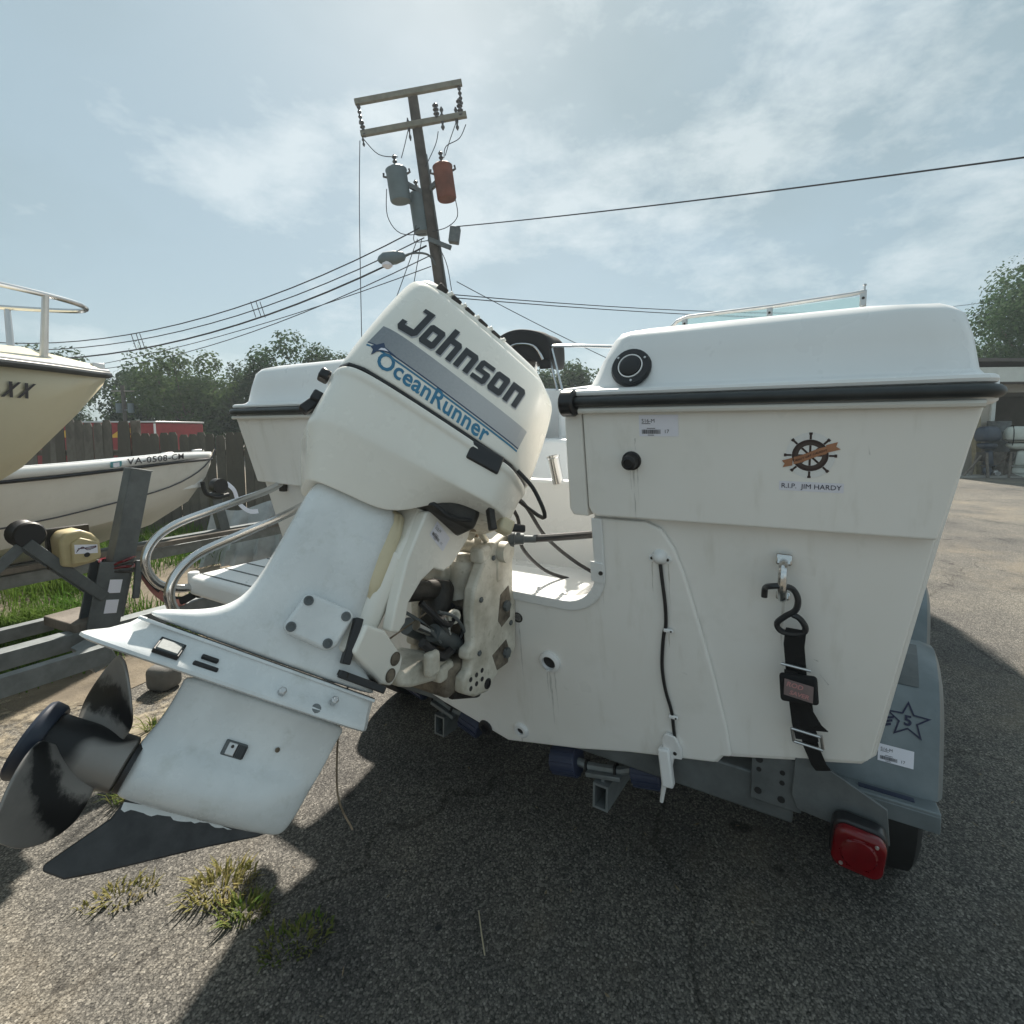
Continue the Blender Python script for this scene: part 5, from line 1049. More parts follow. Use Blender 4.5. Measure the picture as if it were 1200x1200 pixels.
# its trailer: tongue, winch post, winch, strap, rollers
LT = -2.16
t1 = thing('winch_post_trailer', 'galvanised trailer under the cream boat with square winch post and tan winch', 'trailer', lane(LT, 0))
channel((0, -6.0, .43), (0, 2.2, .40), .08, .08, .008, 'tongue_beam', M['galv'], t1)
channel((-.36, -5.8, .43), (-.30, -.35, .43), .05, .065, .006, 'side_rail', M['galv'], t1)
channel((.33, -5.8, .40), (.30, -.33, .40), .05, .085, .006, 'side_rail', M['galv'], t1)
MB().box((.17, -.34, .37), (.16, .10, .11), Matrix.Rotation(R(20), 3, 'X')).build('rail_end_plate', M['galv'], t1, bevel=.004)
MB().box((-.12, -.30, .465), (.30, .16, .05), Matrix.Rotation(R(6), 3, 'Z')).build('timber_block', M['wood'], t1, bevel=.006)
po = MB().box((0, -.121, .855), (.085, .10, .77), Matrix.Rotation(R(-13), 3, 'X')).build('winch_post', M['galvd'], t1, bevel=.004)
MB().box((0, -.033, 1.232), (.088, .103, .008), Matrix.Rotation(R(-13), 3, 'X')).build('post_cap', M['galv'], po, bevel=.002)
MB().box((.052, -.22, .60), (.012, .14, .34), Matrix.Rotation(R(-13), 3, 'X')).build('post_plate', M['galvd'], t1, bevel=.003)
MB().box((-.052, -.22, .60), (.012, .14, .34), Matrix.Rotation(R(-13), 3, 'X')).build('post_plate', M['galvd'], t1, bevel=.003)
for z in (.645, .545): MB().box((.0595, -.205 - (.6 - z) * .22, z), (.003, .055, .068), Matrix.Rotation(R(-13), 3, 'X')).build('reflector_label', M['paper'], t1)
MB().box((.075, -.10, .66), (.02, .03, .20), Matrix.Rotation(R(-8), 3, 'X')).build('pin_bracket', M['galvd'], t1, bevel=.003)
MB().bar((.06, -.24, .60), (.06, -.52, .93), .012, .05).build('roller_arm', M['galvd'], t1, bevel=.003)
MB().bar((-.06, -.24, .60), (-.06, -.52, .93), .012, .05).build('roller_arm', M['galvd'], t1, bevel=.003)
MB().bar((.05, -.74, .72), (.05, -.50, .955), .012, .045).build('roller_arm', M['galvd'], t1, bevel=.003)
MB().lathe([(-.06, .02), (-.06, .055), (-.05, .062), (-.02, .045), (.02, .045), (.05, .062), (.06, .055), (.06, .02)], (0, -.505, .965), (1, 0, 0), 20).build('bow_roller', M['black'], t1)
wn_ = MB().prism([(-.41, .80), (-.415, .93), (-.39, .96), (-.33, .965), (-.285, .94), (-.255, .90), (-.25, .82), (-.28, .795), (-.36, .785)], lambda y, z: Vector((.09, y, z)), lambda y, z: Vector((-.03, y, z))).build('winch_cover', M['beige'], t1, bevel=.014, seg=3)
MB().prism([(-.375, .805), (-.375, .905), (-.34, .93), (-.265, .895), (-.262, .815), (-.32, .80)], lambda y, z: Vector((.108, y, z)), lambda y, z: Vector((.08, y, z))).build('winch_face', M['beige'], wn_, bevel=.008, seg=3)
MB().prism([(-.365, .855), (-.365, .90), (-.275, .885), (-.275, .842)], lambda y, z: Vector((.1092, y, z)), lambda y, z: Vector((.1082, y, z))).build('winch_label', M['paper'], wn_)
for i, c in enumerate(('navyink', 'red', 'navyink')):
    MB().tube(smoothpath([(.1098, -.36 + .004 * i, .862 + .009 * i), (.1098, -.335, .884 - .004 * i), (.1098, -.315, .866 + .006 * i), (.1098, -.28, .873 + .003 * i)], 4), .0016, 5).build('label_script', M[c], wn_)
MB().lathe([(0, .012), (.006, .010)], (.108, -.318, .842), (1, 0, 0), 12).build('winch_bolt', M['black'], wn_)
MB().box((-.04, -.34, .87), (.03, .17, .20)).build('winch_frame', M['grime'], t1, bevel=.004)
MB().lathe([(-.045, .06), (.0, .06)], (-.055, -.34, .87), (1, 0, 0), 20).build('winch_drum', M['grime'], t1)
for i in range(4): MB().tube([(.06 * math.cos(a), -.155 + .075 * math.sin(a), .765 - .018 * i + .01 * math.sin(a * 2 + i)) for a in [2 * math.pi * k / 14 for k in range(14)]], .008, 6, loop=True).build('winch_rope', M['grime'] if i % 2 else M['red'], t1)
for sx in (-1, 1):
    MB().lathe([(-.09, .2), (-.1, .26), (-.08, .33), (.08, .33), (.1, .26), (.09, .2)], (sx * 1.05, -3.9, GZ + .33), (1, 0, 0), 24).build('tyre', M['tire'], t1)
    MB().box((sx * .55, -3.2, .58), (.10, 3.2, .06)).build('bunk_board', M['wood'], t1, bevel=.005)
    MB().box((sx * .55, -3.2, .50), (.06, .10, .12)).build('bunk_post', M['galvd'], t1)
MB().box((0, -3.9, GZ + .33), (2.0, .08, .08)).build('axle', M['galvd'], t1)
MB().cyl((0, 1.9, GZ), (0, 1.9, .40), .03).build('tongue_jack', M['galvd'], t1)
# frayed strap lying on the tongue
stp2 = thing('loose_strap', 'faded red and black strap heaped on the trailer tongue beside the winch post', 'strap', lane(LT, 0))
def ribbon3(pts, wd, up):
    rs = []; P = smoothpath(pts, 5)
    for i, p in enumerate(P):
        d = (P[min(i + 1, len(P) - 1)] - P[max(i - 1, 0)]).normalized(); x = d.cross(Vector(up)).normalized() * wd / 2; n_ = x.cross(d).normalized() * .003
        rs.append([p - x, p + x, p + x + n_, p - x + n_])
    return MB().rings(rs)
ribbon3([(.06, -.09, .76), (.085, -.05, .66), (.09, .0, .58), (.07, .05, .51), (.05, .12, .475), (.03, .20, .485)], .045, (1, .3, .2)).build('black_webbing', M['webbing'], stp2)
ribbon3([(.05, -.08, .72), (.09, -.04, .60), (.10, .02, .52), (.06, .10, .468), (.02, .16, .470)], .04, (1, .2, .3)).build('faded_webbing', mat('faded_red_webbing', (.30, .12, .10), .85, var=.3, vscale=20), stp2)
MB().box((.03, .25, .485), (.06, .09, .05)).build('buckle', M['black'], stp2, bevel=.012)
cbk = MB().box((0, 0, .08), (.17, .16, .16)).build('concrete_block', mat('concrete', (.15, .145, .135), .9, var=.25, vscale=9, bump=.2), None, lane(-2.66, .25, GZ, .3), bevel=.045, seg=4)
tag(cbk, 'small dark grey rounded concrete block on the ground below the winch post', 'block')

# ------------------------------------------------------------------ white boat behind, with registration number
wb = thing('white_boat', 'low white boat with dark stripe and registration number on its bow, by the fence', 'boat', lane(-4.4, 1.60, -.03) @ Matrix.Rotation(R(-4), 4, 'Y'))
def st2(y, kz, cx, cz, sx, rz_, sz): return [(0, y, kz), (cx * .5, y, kz + (cz - kz) * .55), (cx, y, cz), (cx + .10, y, cz + .14), (sx, y, rz_), (sx + .002, y, rz_ + .012), (sx + .008, y, sz)]
hs2 = [st2(-5, .32, .86, .55, 1.06, 1.04, 1.13), st2(-3, .32, .85, .57, 1.06, 1.05, 1.14), st2(-1.8, .38, .70, .62, .92, 1.075, 1.165), st2(-1.1, .46, .50, .70, .70, 1.11, 1.195), st2(-.6, .58, .30, .78, .48, 1.145, 1.228), st2(-.25, .76, .13, .90, .27, 1.16, 1.238), st2(-.06, .99, .04, 1.04, .11, 1.165, 1.24), st2(.0, 1.12, .0, 1.13, .03, 1.168, 1.24)]
hull_mesh(hs2).build('hull', M['gel2'], wb, solid=.008, auto=20)
dring = smoothpath([(h[-1][0], h[-1][1], h[-1][2]) for h in hs2], 3); dring = [Vector((-q.x, q.y, q.z)) for q in dring] + list(reversed(dring))
MB().rings([shrink(dring, 1.0, -.002), shrink(dring, 1.0, .004), shrink(dring, .93, .006), shrink(dring, .92, -.02), shrink(dring, .88, -.05), shrink(dring, .80, -.35), shrink(dring, .3, -.38)], False, True).build('deck', M['gelw'], wb)
sh2 = smoothpath([(h[4][0] + .004, h[4][1] + .003, h[4][2]) for h in hs2], 3); sh2 = [Vector((-q.x, q.y, q.z)) for q in sh2] + list(reversed(sh2))
MB().tube(sh2, .013, 8).build('rub_rail', M['black'], wb)
band = MB(); o1, o2 = [], []
for h in hs2: o1.append(Vector((h[5][0] + .004, h[5][1], h[5][2] + .004))); o2.append(Vector((h[6][0] + .006, h[6][1], h[6][2] - .002)))
bl = MB(); bl.rings([smoothpath(o1, 3), smoothpath(o2, 3)], False, False, closed=False); bl.build('upper_band', M['gelw'], wb, solid=.004)
ln = smoothpath([(h[3][0] + .012, h[3][1] + .006, h[3][2] + .01) for h in hs2], 3); MB().tube(ln, .006, 6).build('pinstripe', M['ink'], wb)
WBV = bv_of([c for c in wb.children if c.name.startswith('upper_band')][0])
def wside(y, z):
    h = WBV.ray_cast(Vector((2.0, y, z)), Vector((-1, 0, 0)))
    return h[0] + Vector((.009, 0, 0)) if h[0] else Vector((.5 - .4 * (y + .6), y, z))
vs, fs = text_polys('VA-0508-CM', .084, bold=.0009, space=1.1); wx = max(x for x, y in vs)
flat(*refine([(-1.02 + x * .56 / wx, 1.146 + y * .86 + .058 * (x * .56 / wx)) for x, y in vs], fs, .012), lambda y, z: wside(y, z), 'registration', M['ink'], wb)
flat(*refine([(-1.155, 1.122), (-1.065, 1.128), (-1.065, 1.180), (-1.155, 1.174)], [(0, 1, 2, 3)], .05), lambda y, z: wside(y, z), 'registration_decal', mat('teal_print', (.10, .32, .36), .5), wb)
flat(*refine([(-1.135, 1.132), (-1.085, 1.136), (-1.085, 1.170), (-1.135, 1.166)], [(0, 1, 2, 3)], .05), lambda y, z: wside(y, z) + Vector((.002, 0, 0)), 'registration_decal', M['paper'], wb)
MB().box((.02, -.13, 1.262), (.03, .09, .02)).build('bow_cleat', M['alu'], wb, bevel=.006)
MB().box((.22, -.50, 1.238), (.03, .10, .02)).build('bow_cleat', M['alu'], wb, bevel=.006)
# its trailer and winch stand
t2 = thing('low_trailer', 'weathered trailer under the low white boat, black winch on a short post', 'trailer', lane(-4.4, 1.6))
channel((0, -6, .33), (0, 2.6, .36), .08, .10, .007, 'tongue_beam', M['galvd'], t2)
channel((.55, -6, .36), (.45, 1.1, .38), .05, .09, .007, 'side_rail', M['galv'], t2)
MB().box((.55, -.9, .46), (.05, 3.8, .04)).build('bunk_board', M['wood'], t2, bevel=.004)
MB().box((0, .03, .55), (.08, .10, .50), Matrix.Rotation(R(12), 3, 'X')).build('winch_post', M['galvd'], t2, bevel=.004)
MB().lathe([(-.05, .07), (-.05, .075), (.05, .075), (.05, .07), (.05, .02)], (.02, .02, .86), (1, 0, 0), 20).build('winch_drum', M['black'], t2)
MB().tube(smoothpath([(.06, -.16, .92), (.06, -.13, .80), (.06, -.02, .75), (.06, .10, .76)], 6), .022, 8).build('winch_arm', M['black'], t2)
ribbon3([(.05, .09, .88), (.06, .16, .80), (.07, .20, .66), (.08, .30, .56), (.06, .42, .54)], .05, (1, .2, .3)).build('winch_strap', M['paper'], t2)
MB().cyl((.47, .9, .42), (.47, .9, .62), .02).build('guide_post', M['galvd'], t2)
for sx in (-1, 1): MB().lathe([(-.08, .18), (-.09, .24), (-.07, .29), (.07, .29), (.09, .24), (.08, .18)], (sx * 1.0, -4.0, GZ + .29), (1, 0, 0), 24).build('tyre', M['tire'], t2)
MB().box((0, -4.0, GZ + .29), (1.9, .07, .07)).build('axle', M['galvd'], t2)
MB().cyl((0, 2.3, GZ), (0, 2.3, .33), .03).build('tongue_jack', M['galvd'], t2)
# crumpled clear plastic sheet hung over something by the fence
def tarp():
    mb = MB(); n_, m_ = 30, 14; rnd = random.Random(5); ph = [rnd.uniform(0, 6) for _ in range(6)]
    for j in range(m_ + 1):
        t = j / m_
        for i in range(n_ + 1):
            u = i / n_; x = -.55 + 1.05 * u
            z = (.78 - .10 * u + .10 * math.sin(u * 5 + ph[0])) * (1 - t) + .02 * t
            fold = .05 * math.sin(u * 21 + ph[1]) + .03 * math.sin(u * 37 + 4 * t + ph[2]) + .02 * math.sin(u * 63 + 9 * t + ph[3])
            mb.v.append(Vector((x * (1 + .12 * t), fold * (.3 + t) - .28 * t, z)))
    for j in range(m_):
        for i in range(n_): k = j * (n_ + 1) + i; mb.f.append((k, k + 1, k + n_ + 2, k + n_ + 1))
    return mb
m = mat('cloudy_plastic_sheet', (.42, .45, .47), .3, var=.35, vscale=4, bump=.1, bscale=14); p_ = m.node_tree.nodes['Principled BSDF']; p_.inputs['Alpha'].default_value = .93
to = tarp().build('plastic_sheet', m, None, Matrix.Translation((-3.25, 6.5, GZ)) @ Matrix.Rotation(R(4), 4, 'Z')); tag(to, 'crumpled cloudy plastic sheet draped in front of the wooden fence', 'plastic sheet')

# ------------------------------------------------------------------ plank fence
rnd = random.Random(11)
fen_ = thing('plank_fence', 'weathered grey wooden plank fence behind the white boat', 'fence', Matrix.Translation((-10.5, 8.0, GZ)) @ Matrix.Rotation(R(2), 4, 'Z'))
x = 0; i = 0
pm = []
for v in range(4):
    hh = 1.0; pmb = MB().prism([(-.069, 0), (.069, 0), (.069, .965), (.045, 1.0), (-.045, 1.0), (-.069, .965)], lambda a, z: Vector((a, -.009, z)), lambda a, z: Vector((a, .009, z)))
    pm.append(pmb.build('plank', mat('plank_%d' % v, (.20 - .03 * v, .18 - .028 * v, .155 - .026 * v), .9, vscale=4, col2=(.09, .08, .07), bump=.3, bscale=30, streak=(.7, (30, 30, 1.2), (.05, .043, .038, 1)), dirt=.3), fen_, smooth=False))
used = set()
while x < 9.6:
    tall = x < 4.5
    h = (1.80 + rnd.uniform(-.05, .03)) if tall else (1.61 + rnd.uniform(-.022, .022))
    k = rnd.randrange(4)
    if k not in used: o = pm[k]; used.add(k)
    else:
        o = pm[k].copy(); COL.objects.link(o); o.parent = fen_
    o.matrix_basis = Matrix.Translation((x, rnd.uniform(-.006, .006), rnd.uniform(0, .03))) @ Matrix.Rotation(rnd.uniform(-.012, .012) + (.05 if tall and rnd.random() < .10 else 0), 4, 'Y') @ Matrix.Diagonal((1, 1, h, 1))
    x += .146
for z in (.35, 1.32):
    MB().box((4.75, .045, z), (9.7, .04, .09)).build('fence_rail', M['wood'], fen_, bevel=.003)
for px in (0, 2.3, 4.46, 7.0, 9.5):
    MB().box((px, .10, .90), (.10, .10, 1.86 if px == 4.46 else 1.64)).build('fence_post', M['wood'], fen_, bevel=.004)

# ------------------------------------------------------------------ red cargo trailer beyond the fence
tk = thing('red_cargo_trailer', 'red box trailer with yellow markings, top just showing over the fence', 'truck trailer', Matrix.Translation((-13.25, 15.5, GZ)) @ Matrix.Rotation(R(-3), 4, 'Z'))
M['redpaint'] = mat('red_paint', (.30, .03, .035), .5, var=.25); M['yellowp'] = mat('yellow_print', (.72, .42, .05), .45)
MB().box((0, 1.1, 1.15), (5.2, 2.2, 1.46)).build('body', M['redpaint'], tk, bevel=.05, seg=3)
MB().box((0, 1.1, 1.905), (5.24, 2.24, .05)).build('roof_edge', M['alu'], tk, bevel=.01)
MB().box((2.58, -.005, 1.5), (.06, .03, .72)).build('corner_post', M['white'], tk, bevel=.01)
for a, b in ((1.1, 2.1), (-.6, .4)):
    MB().prism([(a, 1.43), (a + .35, 1.65), (b, 1.77), (b - .2, 1.61), (a + .6, 1.53), (a + .9, 1.45)], lambda q, z: Vector((q, -.004, z)), lambda q, z: Vector((q, .002, z))).build('painted_mark', M['yellowp'], tk)
for xx in (-1.6, 1.5): MB().lathe([(-.1, .3), (-.12, .4), (.12, .4), (.1, .3)], (xx, .2, .42), (0, 1, 0), 20).build('wheel', M['tire'], tk)

# ------------------------------------------------------------------ trees
def leaf_tree(name, label, base, height, rad, mleaf, seed, n=4200, leaf=.16, trunk_h=.32, group=None, squash=.75):
    rnd = random.Random(seed); t = thing(name, label, 'tree', Matrix.Translation(base), group)
    mb = MB(); top = Vector((rnd.uniform(-.3, .3), rnd.uniform(-.3, .3), height * .72))
    mb.tube(smoothpath([(0, 0, 0), (rnd.uniform(-.1, .1), 0, height * .2), top * .5 + Vector((0, 0, height * .05)), top], 4), [.05 * height * (1 - .8 * i / 12) * .7 for i in range(13)], 8)
    cl = []
    for i in range(36):
        a = rnd.uniform(0, 6.28); zz = rnd.uniform(trunk_h, .98) ; rr = rad * math.sqrt(max(0, 1 - ((zz - .58) / .48) ** 2)) * rnd.uniform(.45, .95)
        c = Vector((rr * math.cos(a), rr * math.sin(a), zz * height)); cl.append((c, rad * rnd.uniform(.26, .46)))
        if i < 9: mb.tube([Vector((0, 0, height * rnd.uniform(.2, .45))), c * .55 + Vector((0, 0, .2 * height * .5)), c], [.018 * height, .010 * height, .003 * height], 5)
    mb.build('trunk', M['trunk'], t)
    lb = MB()
    for i in range(n):
        c, r = rnd.choice(cl)
        d = Vector((rnd.gauss(0, 1), rnd.gauss(0, 1), rnd.gauss(0, 1) * squash)).normalized()
        p = c + d * r * (rnd.uniform(.35, 1.08) ** .6)
        n_ = (d + Vector((rnd.uniform(-1, 1), rnd.uniform(-1, 1), rnd.uniform(-.2, 1.2)))).normalized()
        x_ = n_.cross(Vector((rnd.uniform(-1, 1), rnd.uniform(-1, 1), rnd.uniform(-1, 1)))).normalized(); y_ = n_.cross(x_)
        s_ = leaf * rnd.uniform(.5, 1.25)
        o = len(lb.v); lb.v += [p - x_ * s_, p - y_ * s_ * .55 + x_ * s_ * .1, p + x_ * s_, p + y_ * s_ * .55 - x_ * s_ * .1]; lb.f.append((o, o + 1, o + 2, o + 3))
    me = bpy.data.meshes.new('crown'); me.from_pydata([tuple(q) for q in lb.v], [], lb.f); me.materials.append(mleaf)
    o = bpy.data.objects.new('crown', me); COL.objects.link(o); put(o, t)
    return t
GL = 'trees beyond the fence'
for i, (x, y, h, r, ml, lab) in enumerate([
    (-27.5, 31, 5.7, 2.6, 'leaf2', 'dark tree behind the bow of the cream boat, leftmost of the row'),
    (-23.6, 33, 4.9, 2.3, 'leaf2', 'low dark tree second from the left behind the fence'),
    (-18.9, 30, 5.5, 2.9, 'leaf', 'broad tree standing above the right end of the red cargo trailer'),
    (-20.6, 34, 4.6, 2.2, 'leaf2', 'smaller tree tucked between the dark trees and the broad tree'),
    (-15.6, 32, 5.0, 2.4, 'leaf2', 'rounded tree behind the fence, left of the port stern quarter'),
    (-12.8, 31, 6.5, 2.7, 'leaf3', 'tall leafy tree rising behind the port stern quarter of the motor boat'),
    (-9.6, 33, 5.6, 2.4, 'leaf2', 'tree behind the outboard cowling, rightmost of the row')]):
    leaf_tree('leafy_tree', lab, (x, y, GZ), h + .25, r, M[ml], 20 + i, n=13000, leaf=.12, trunk_h=.08, group=GL)
leaf_tree('leafy_tree', 'small distant tree seen under the grab frame between engine and stern', (3.6, 36, GZ), 5.8, 2.6, M['leaf2'], 41, n=9000, leaf=.16, trunk_h=.1, group=GL)
leaf_tree('broadleaf_tree', 'large green tree rising behind the shed at the right edge', (26.3, 24.5, GZ), 9.2, 4.2, M['leaf3'], 55, n=42000, leaf=.095, trunk_h=.15)
leaf_tree('broadleaf_tree', 'second green tree beyond the shed, farther right of the large one', (32, 29, GZ), 10.5, 4.6, M['leaf2'], 57, n=9000, leaf=.2, trunk_h=.15)

# ------------------------------------------------------------------ utility pole with crossarms, transformers, lamp
PB, PT = Vector((-.985, 12.5, GZ)), Vector((-2.30, 12.5, 9.17))
ax_p = (PT - PB).normalized(); side_p = Vector((.985, 0, .172)).normalized()
pole = thing('utility_pole', 'leaning wooden utility pole with two crossarms, transformers and wires', 'utility pole', Matrix.Translation(PB))
q_ = lambda w: Vector(w) - PB
def on(z): return PB + ax_p * (z / ax_p.z)
MB().tube([q_(PB), q_(PB.lerp(PT, .5)), q_(PT)], [.17, .145, .115], 14).build('pole', M['polewood'], pole)
def arm(c, half, name='crossarm'):
    c = Vector(c); return MB().bar(q_(c - side_p * half), q_(c + side_p * half), .10, .125, up=ax_p).build(name, M['armwood'], pole, bevel=.008)
a1 = Vector((-2.36, 12.36, 9.07)); a2 = Vector((-2.25, 12.36, 8.385))
arm(a1, 1.24); arm(a2, 1.23)
def ins(c, L, r, n_, ax, name='insulator', m_=None):
    pr = [(0, r * .5)]
    for i in range(n_): pr += [(L * (i + .15) / n_, r * .55), (L * (i + .4) / n_, r), (L * (i + .6) / n_, r), (L * (i + .85) / n_, r * .55)]
    pr += [(L, r * .4)]
    return MB().lathe(pr, q_(c), ax, 10).build(name, m_ or M['ceramic'], pole)
dn = -ax_p
ins(a1 - side_p * 1.17 + dn * .06, .42, .045, 4, dn); ins(a1 + side_p * 1.16 + dn * .06, .42, .045, 4, dn)
ins(a2 - side_p * 1.18 + ax_p * .28, .36, .06, 4, (Vector((.25, 0, -1))), 'fuse_cutout'); ins(a2 - side_p * 1.2 + dn * .08, .2, .03, 2, dn, 'fuse_cutout')
ins(a2 + side_p * .55 + ax_p * .36, .36, .07, 4, dn, 'fuse_cutout'); ins(a2 + side_p * .68 + ax_p * .26, .5, .045, 4, Vector((.08, 0, -1)), 'fuse_cutout')
ins(a2 + side_p * 1.10 + ax_p * .36, .40, .07, 4, dn, 'fuse_cutout'); ins(a2 + side_p * 1.0 + ax_p * .2, .5, .04, 4, Vector((.1, 0, -1)), 'fuse_cutout')
ins(a2 - side_p * .12 + ax_p * .16, .5, .03, 3, dn, 'fuse_cutout')
def can(c, r, h, m_):
    c = Vector(c); o = MB().lathe([(0, r * .8), (.0, r * .92), (.03, r), (h * .9, r), (h * .94, r * 1.05), (h * .97, r * 1.04), (h * 1.03, r * .8), (h * 1.06, r * .2)], q_(c - ax_p * h / 2), ax_p, 22).build('transformer', m_, pole)
    ins(c + ax_p * h * .52, .30, .055, 3, ax_p, 'bushing')
    for k in (-1, 1): MB().tube([q_(c + side_p * k * r * .98 + ax_p * h * .30), q_(c + side_p * k * r * 1.3 + ax_p * h * .34), q_(c + side_p * k * r * 1.25 + ax_p * h * .44)], .025, 6).build('lug', M['ceramic'], o)
    MB().bar(q_(c + side_p * 0 + ax_p * h * .2), q_(on(c.z + h * .2)), .08, .10).build('hanger', M['galvd'], o)
    return o
can((-2.60, 12.25, 7.0), .235, .72, M['sky_can']); can((-1.54, 12.25, 7.06), .22, .76, M['red_can']); can((-2.17, 12.60, 6.52), .21, .90, M['sky_can'])
MB().box(q_((-1.34, 12.4, 5.95)), (.24, .2, .36), Matrix.Rotation(R(8), 3, 'Y')).build('switch_box', M['galvd'], pole, bevel=.02)
MB().bar(q_((-1.95, 12.35, 5.85)), q_((-1.42, 12.35, 5.65)), .06, .10).build('box_bracket', M['galvd'], pole)
MB().tube(smoothpath([q_((-1.78, 12.4, 5.25)), q_((-1.95, 12.3, 5.48)), q_((-2.3, 12.2, 5.48)), q_((-2.62, 12.2, 5.36))], 5), .025, 8).build('lamp_arm', M['galvd'], pole)
lm_ = MB().lathe([(0, .03), (.05, .10), (.25, .15), (.5, .15), (.62, .08), (.66, .02)], q_((-2.45, 12.2, 5.42)), Vector((-1, 0, -.14)), 16).build('street_lamp_head', M['sky_can'], pole)
MB().lathe([(-.03, .02), (0, .12), (.08, .12), (.14, .05)], q_((-2.88, 12.2, 5.28)), (0, 0, -1), 14).build('lamp_glass', M['paper'], lm_)
MB().tube([q_(on(8.0) + Vector((.13, -.1, 0))), q_(on(.5) + Vector((.16, -.1, 0)))], .02, 6).build('conduit', M['galvd'], pole)
for pts in (((-3.40, 12.3, 8.05), (-3.05, 12.3, 7.7), (-2.6, 12.25, 7.62)), ((-2.36, 12.3, 8.25), (-2.45, 12.3, 7.9), (-2.52, 12.25, 7.6)), ((-1.68, 12.3, 8.2), (-1.75, 12.3, 7.9), (-1.98, 12.25, 7.4)), ((-1.05, 12.3, 8.35), (-1.2, 12.3, 8.05), (-1.5, 12.25, 7.85), (-1.55, 12.25, 7.6)), ((-1.25, 12.3, 8.45), (-1.42, 12.3, 8.0), (-1.52, 12.25, 7.65)),
            ((-2.86, 12.2, 6.9), (-2.85, 12.2, 6.3), (-2.55, 12.2, 5.92), (-2.0, 12.3, 5.95)), ((-1.3, 12.2, 6.7), (-1.25, 12.2, 6.3), (-1.5, 12.3, 6.1), (-1.85, 12.3, 6.0)), ((-2.2, 12.2, 6.1), (-2.25, 12.2, 5.75), (-1.95, 12.3, 5.8)), ((-3.47, 12.3, 8.0), (-3.52, 12.3, 6.5), (-3.54, 12.3, 4.0), (-3.55, 12.3, 1.5)), ((-1.72, 12.35, 5.7), (-1.5, 12.3, 5.2), (-1.35, 12.3, 4.2))):
    MB().tube([q_(v) for v in smoothpath(pts, 5)], .010, 5).build('jumper_wire', M['cable'], pole)
for w_ in (((-2.2, 12.35, 5.85), (-2.75, 12.3, 4.4)), ((-2.1, 12.35, 5.85), (-2.4, 12.3, 4.3))):
    MB().tube([q_(v) for v in w_], .01, 5).build('jumper_wire', M['cable'], pole)
# wires, each its own thing
def wire(a, b, drop, r, lab, grp=None, n=26):
    o = MB().tube(sag(a, b, drop, n), r * .68, 5).build('power_line', M['cable']); tag(o, lab, 'cable', grp); return o
G_ = 'wires running left from the pole'
wire((-2.15, 12.4, 6.12), (-24, 17.5, 6.1), 2.2, .022, 'topmost of the thin wires sagging left from the utility pole')
wire((-2.05, 12.4, 5.90), (-24, 17.5, 5.75), 2.1, .020, 'second wire from the top sagging left from the utility pole')
wire((-2.0, 12.4, 5.72), (-24, 17.5, 5.40), 2.1, .032, 'thick bundled cable sagging left from the utility pole')
wire((-1.95, 12.4, 5.48), (-26, 24, 4.7), 1.5, .018, 'lower thin wire running left from the utility pole')
wire((-1.90, 12.4, 5.25), (-26, 22, 3.6), .9, .016, 'lowest thin wire running left from the utility pole below the others')
# two spacer brackets clipped between the sagging wires
for xx in (-10.3, -6.55):
    k = (xx + 2.1) / -21.9; yy = 12.4 + 5.1 * k
    f = lambda z0, z1, d: z0 + (z1 - z0) * k - 4 * d * k * (1 - k)
    s_ = thing('wire_spacer', 'small spacer clipped on the sagging wires, ' + ('left one' if xx < -8 else 'right one'), 'spacer', Matrix.Translation((xx, yy, 0)))
    for dx in (-.14, 0, .10): MB().tube([(dx, 0, f(6.12, 6.1, 2.2)), (dx + .12, .0, f(5.72, 5.4, 2.1))], .010, 5).build('spacer_rod', M['cable'], s_)
wire((-1.39, 12.4, 6.14), (9.3, 4.0, 4.22), .10, .018, 'twisted service cable rising right from the pole across the sky')
wire((-1.6, 12.4, 4.62), (34, 33, 10.2), .9, .018, 'upper of two low wires crossing behind the windscreen')
wire((-1.6, 12.4, 4.55), (34, 30, 8.9), .8, .018, 'lower of two low wires crossing behind the windscreen')
wire((-1.30, 12.4, 4.9), (5.5, 16, 2.5), .1, .015, 'slack wire slanting down right from the pole behind the cowling')
fp = thing('distant_pole', 'small distant utility pole with transformer above the red trailer', 'utility pole', Matrix.Translation((-20.6, 27.5, GZ)))
MB().tube([(0, 0, 0), (-.1, 0, 4.0)], [.11, .09], 8).build('pole', M['polewood'], fp)
MB().lathe([(0, .15), (.5, .15)], (.28, 0, 2.55), (0, 0, 1), 10).build('transformer', M['sky_can'], fp); MB().lathe([(0, .15), (.5, .15)], (-.35, 0, 2.55), (0, 0, 1), 10).build('transformer', M['sky_can'], fp)
MB().box((-.1, 0, 3.7), (1.2, .08, .08)).build('crossarm', M['armwood'], fp)
MB().box((0, -.05, 2.7), (.8, .06, .06)).build('hanger', M['galvd'], fp)

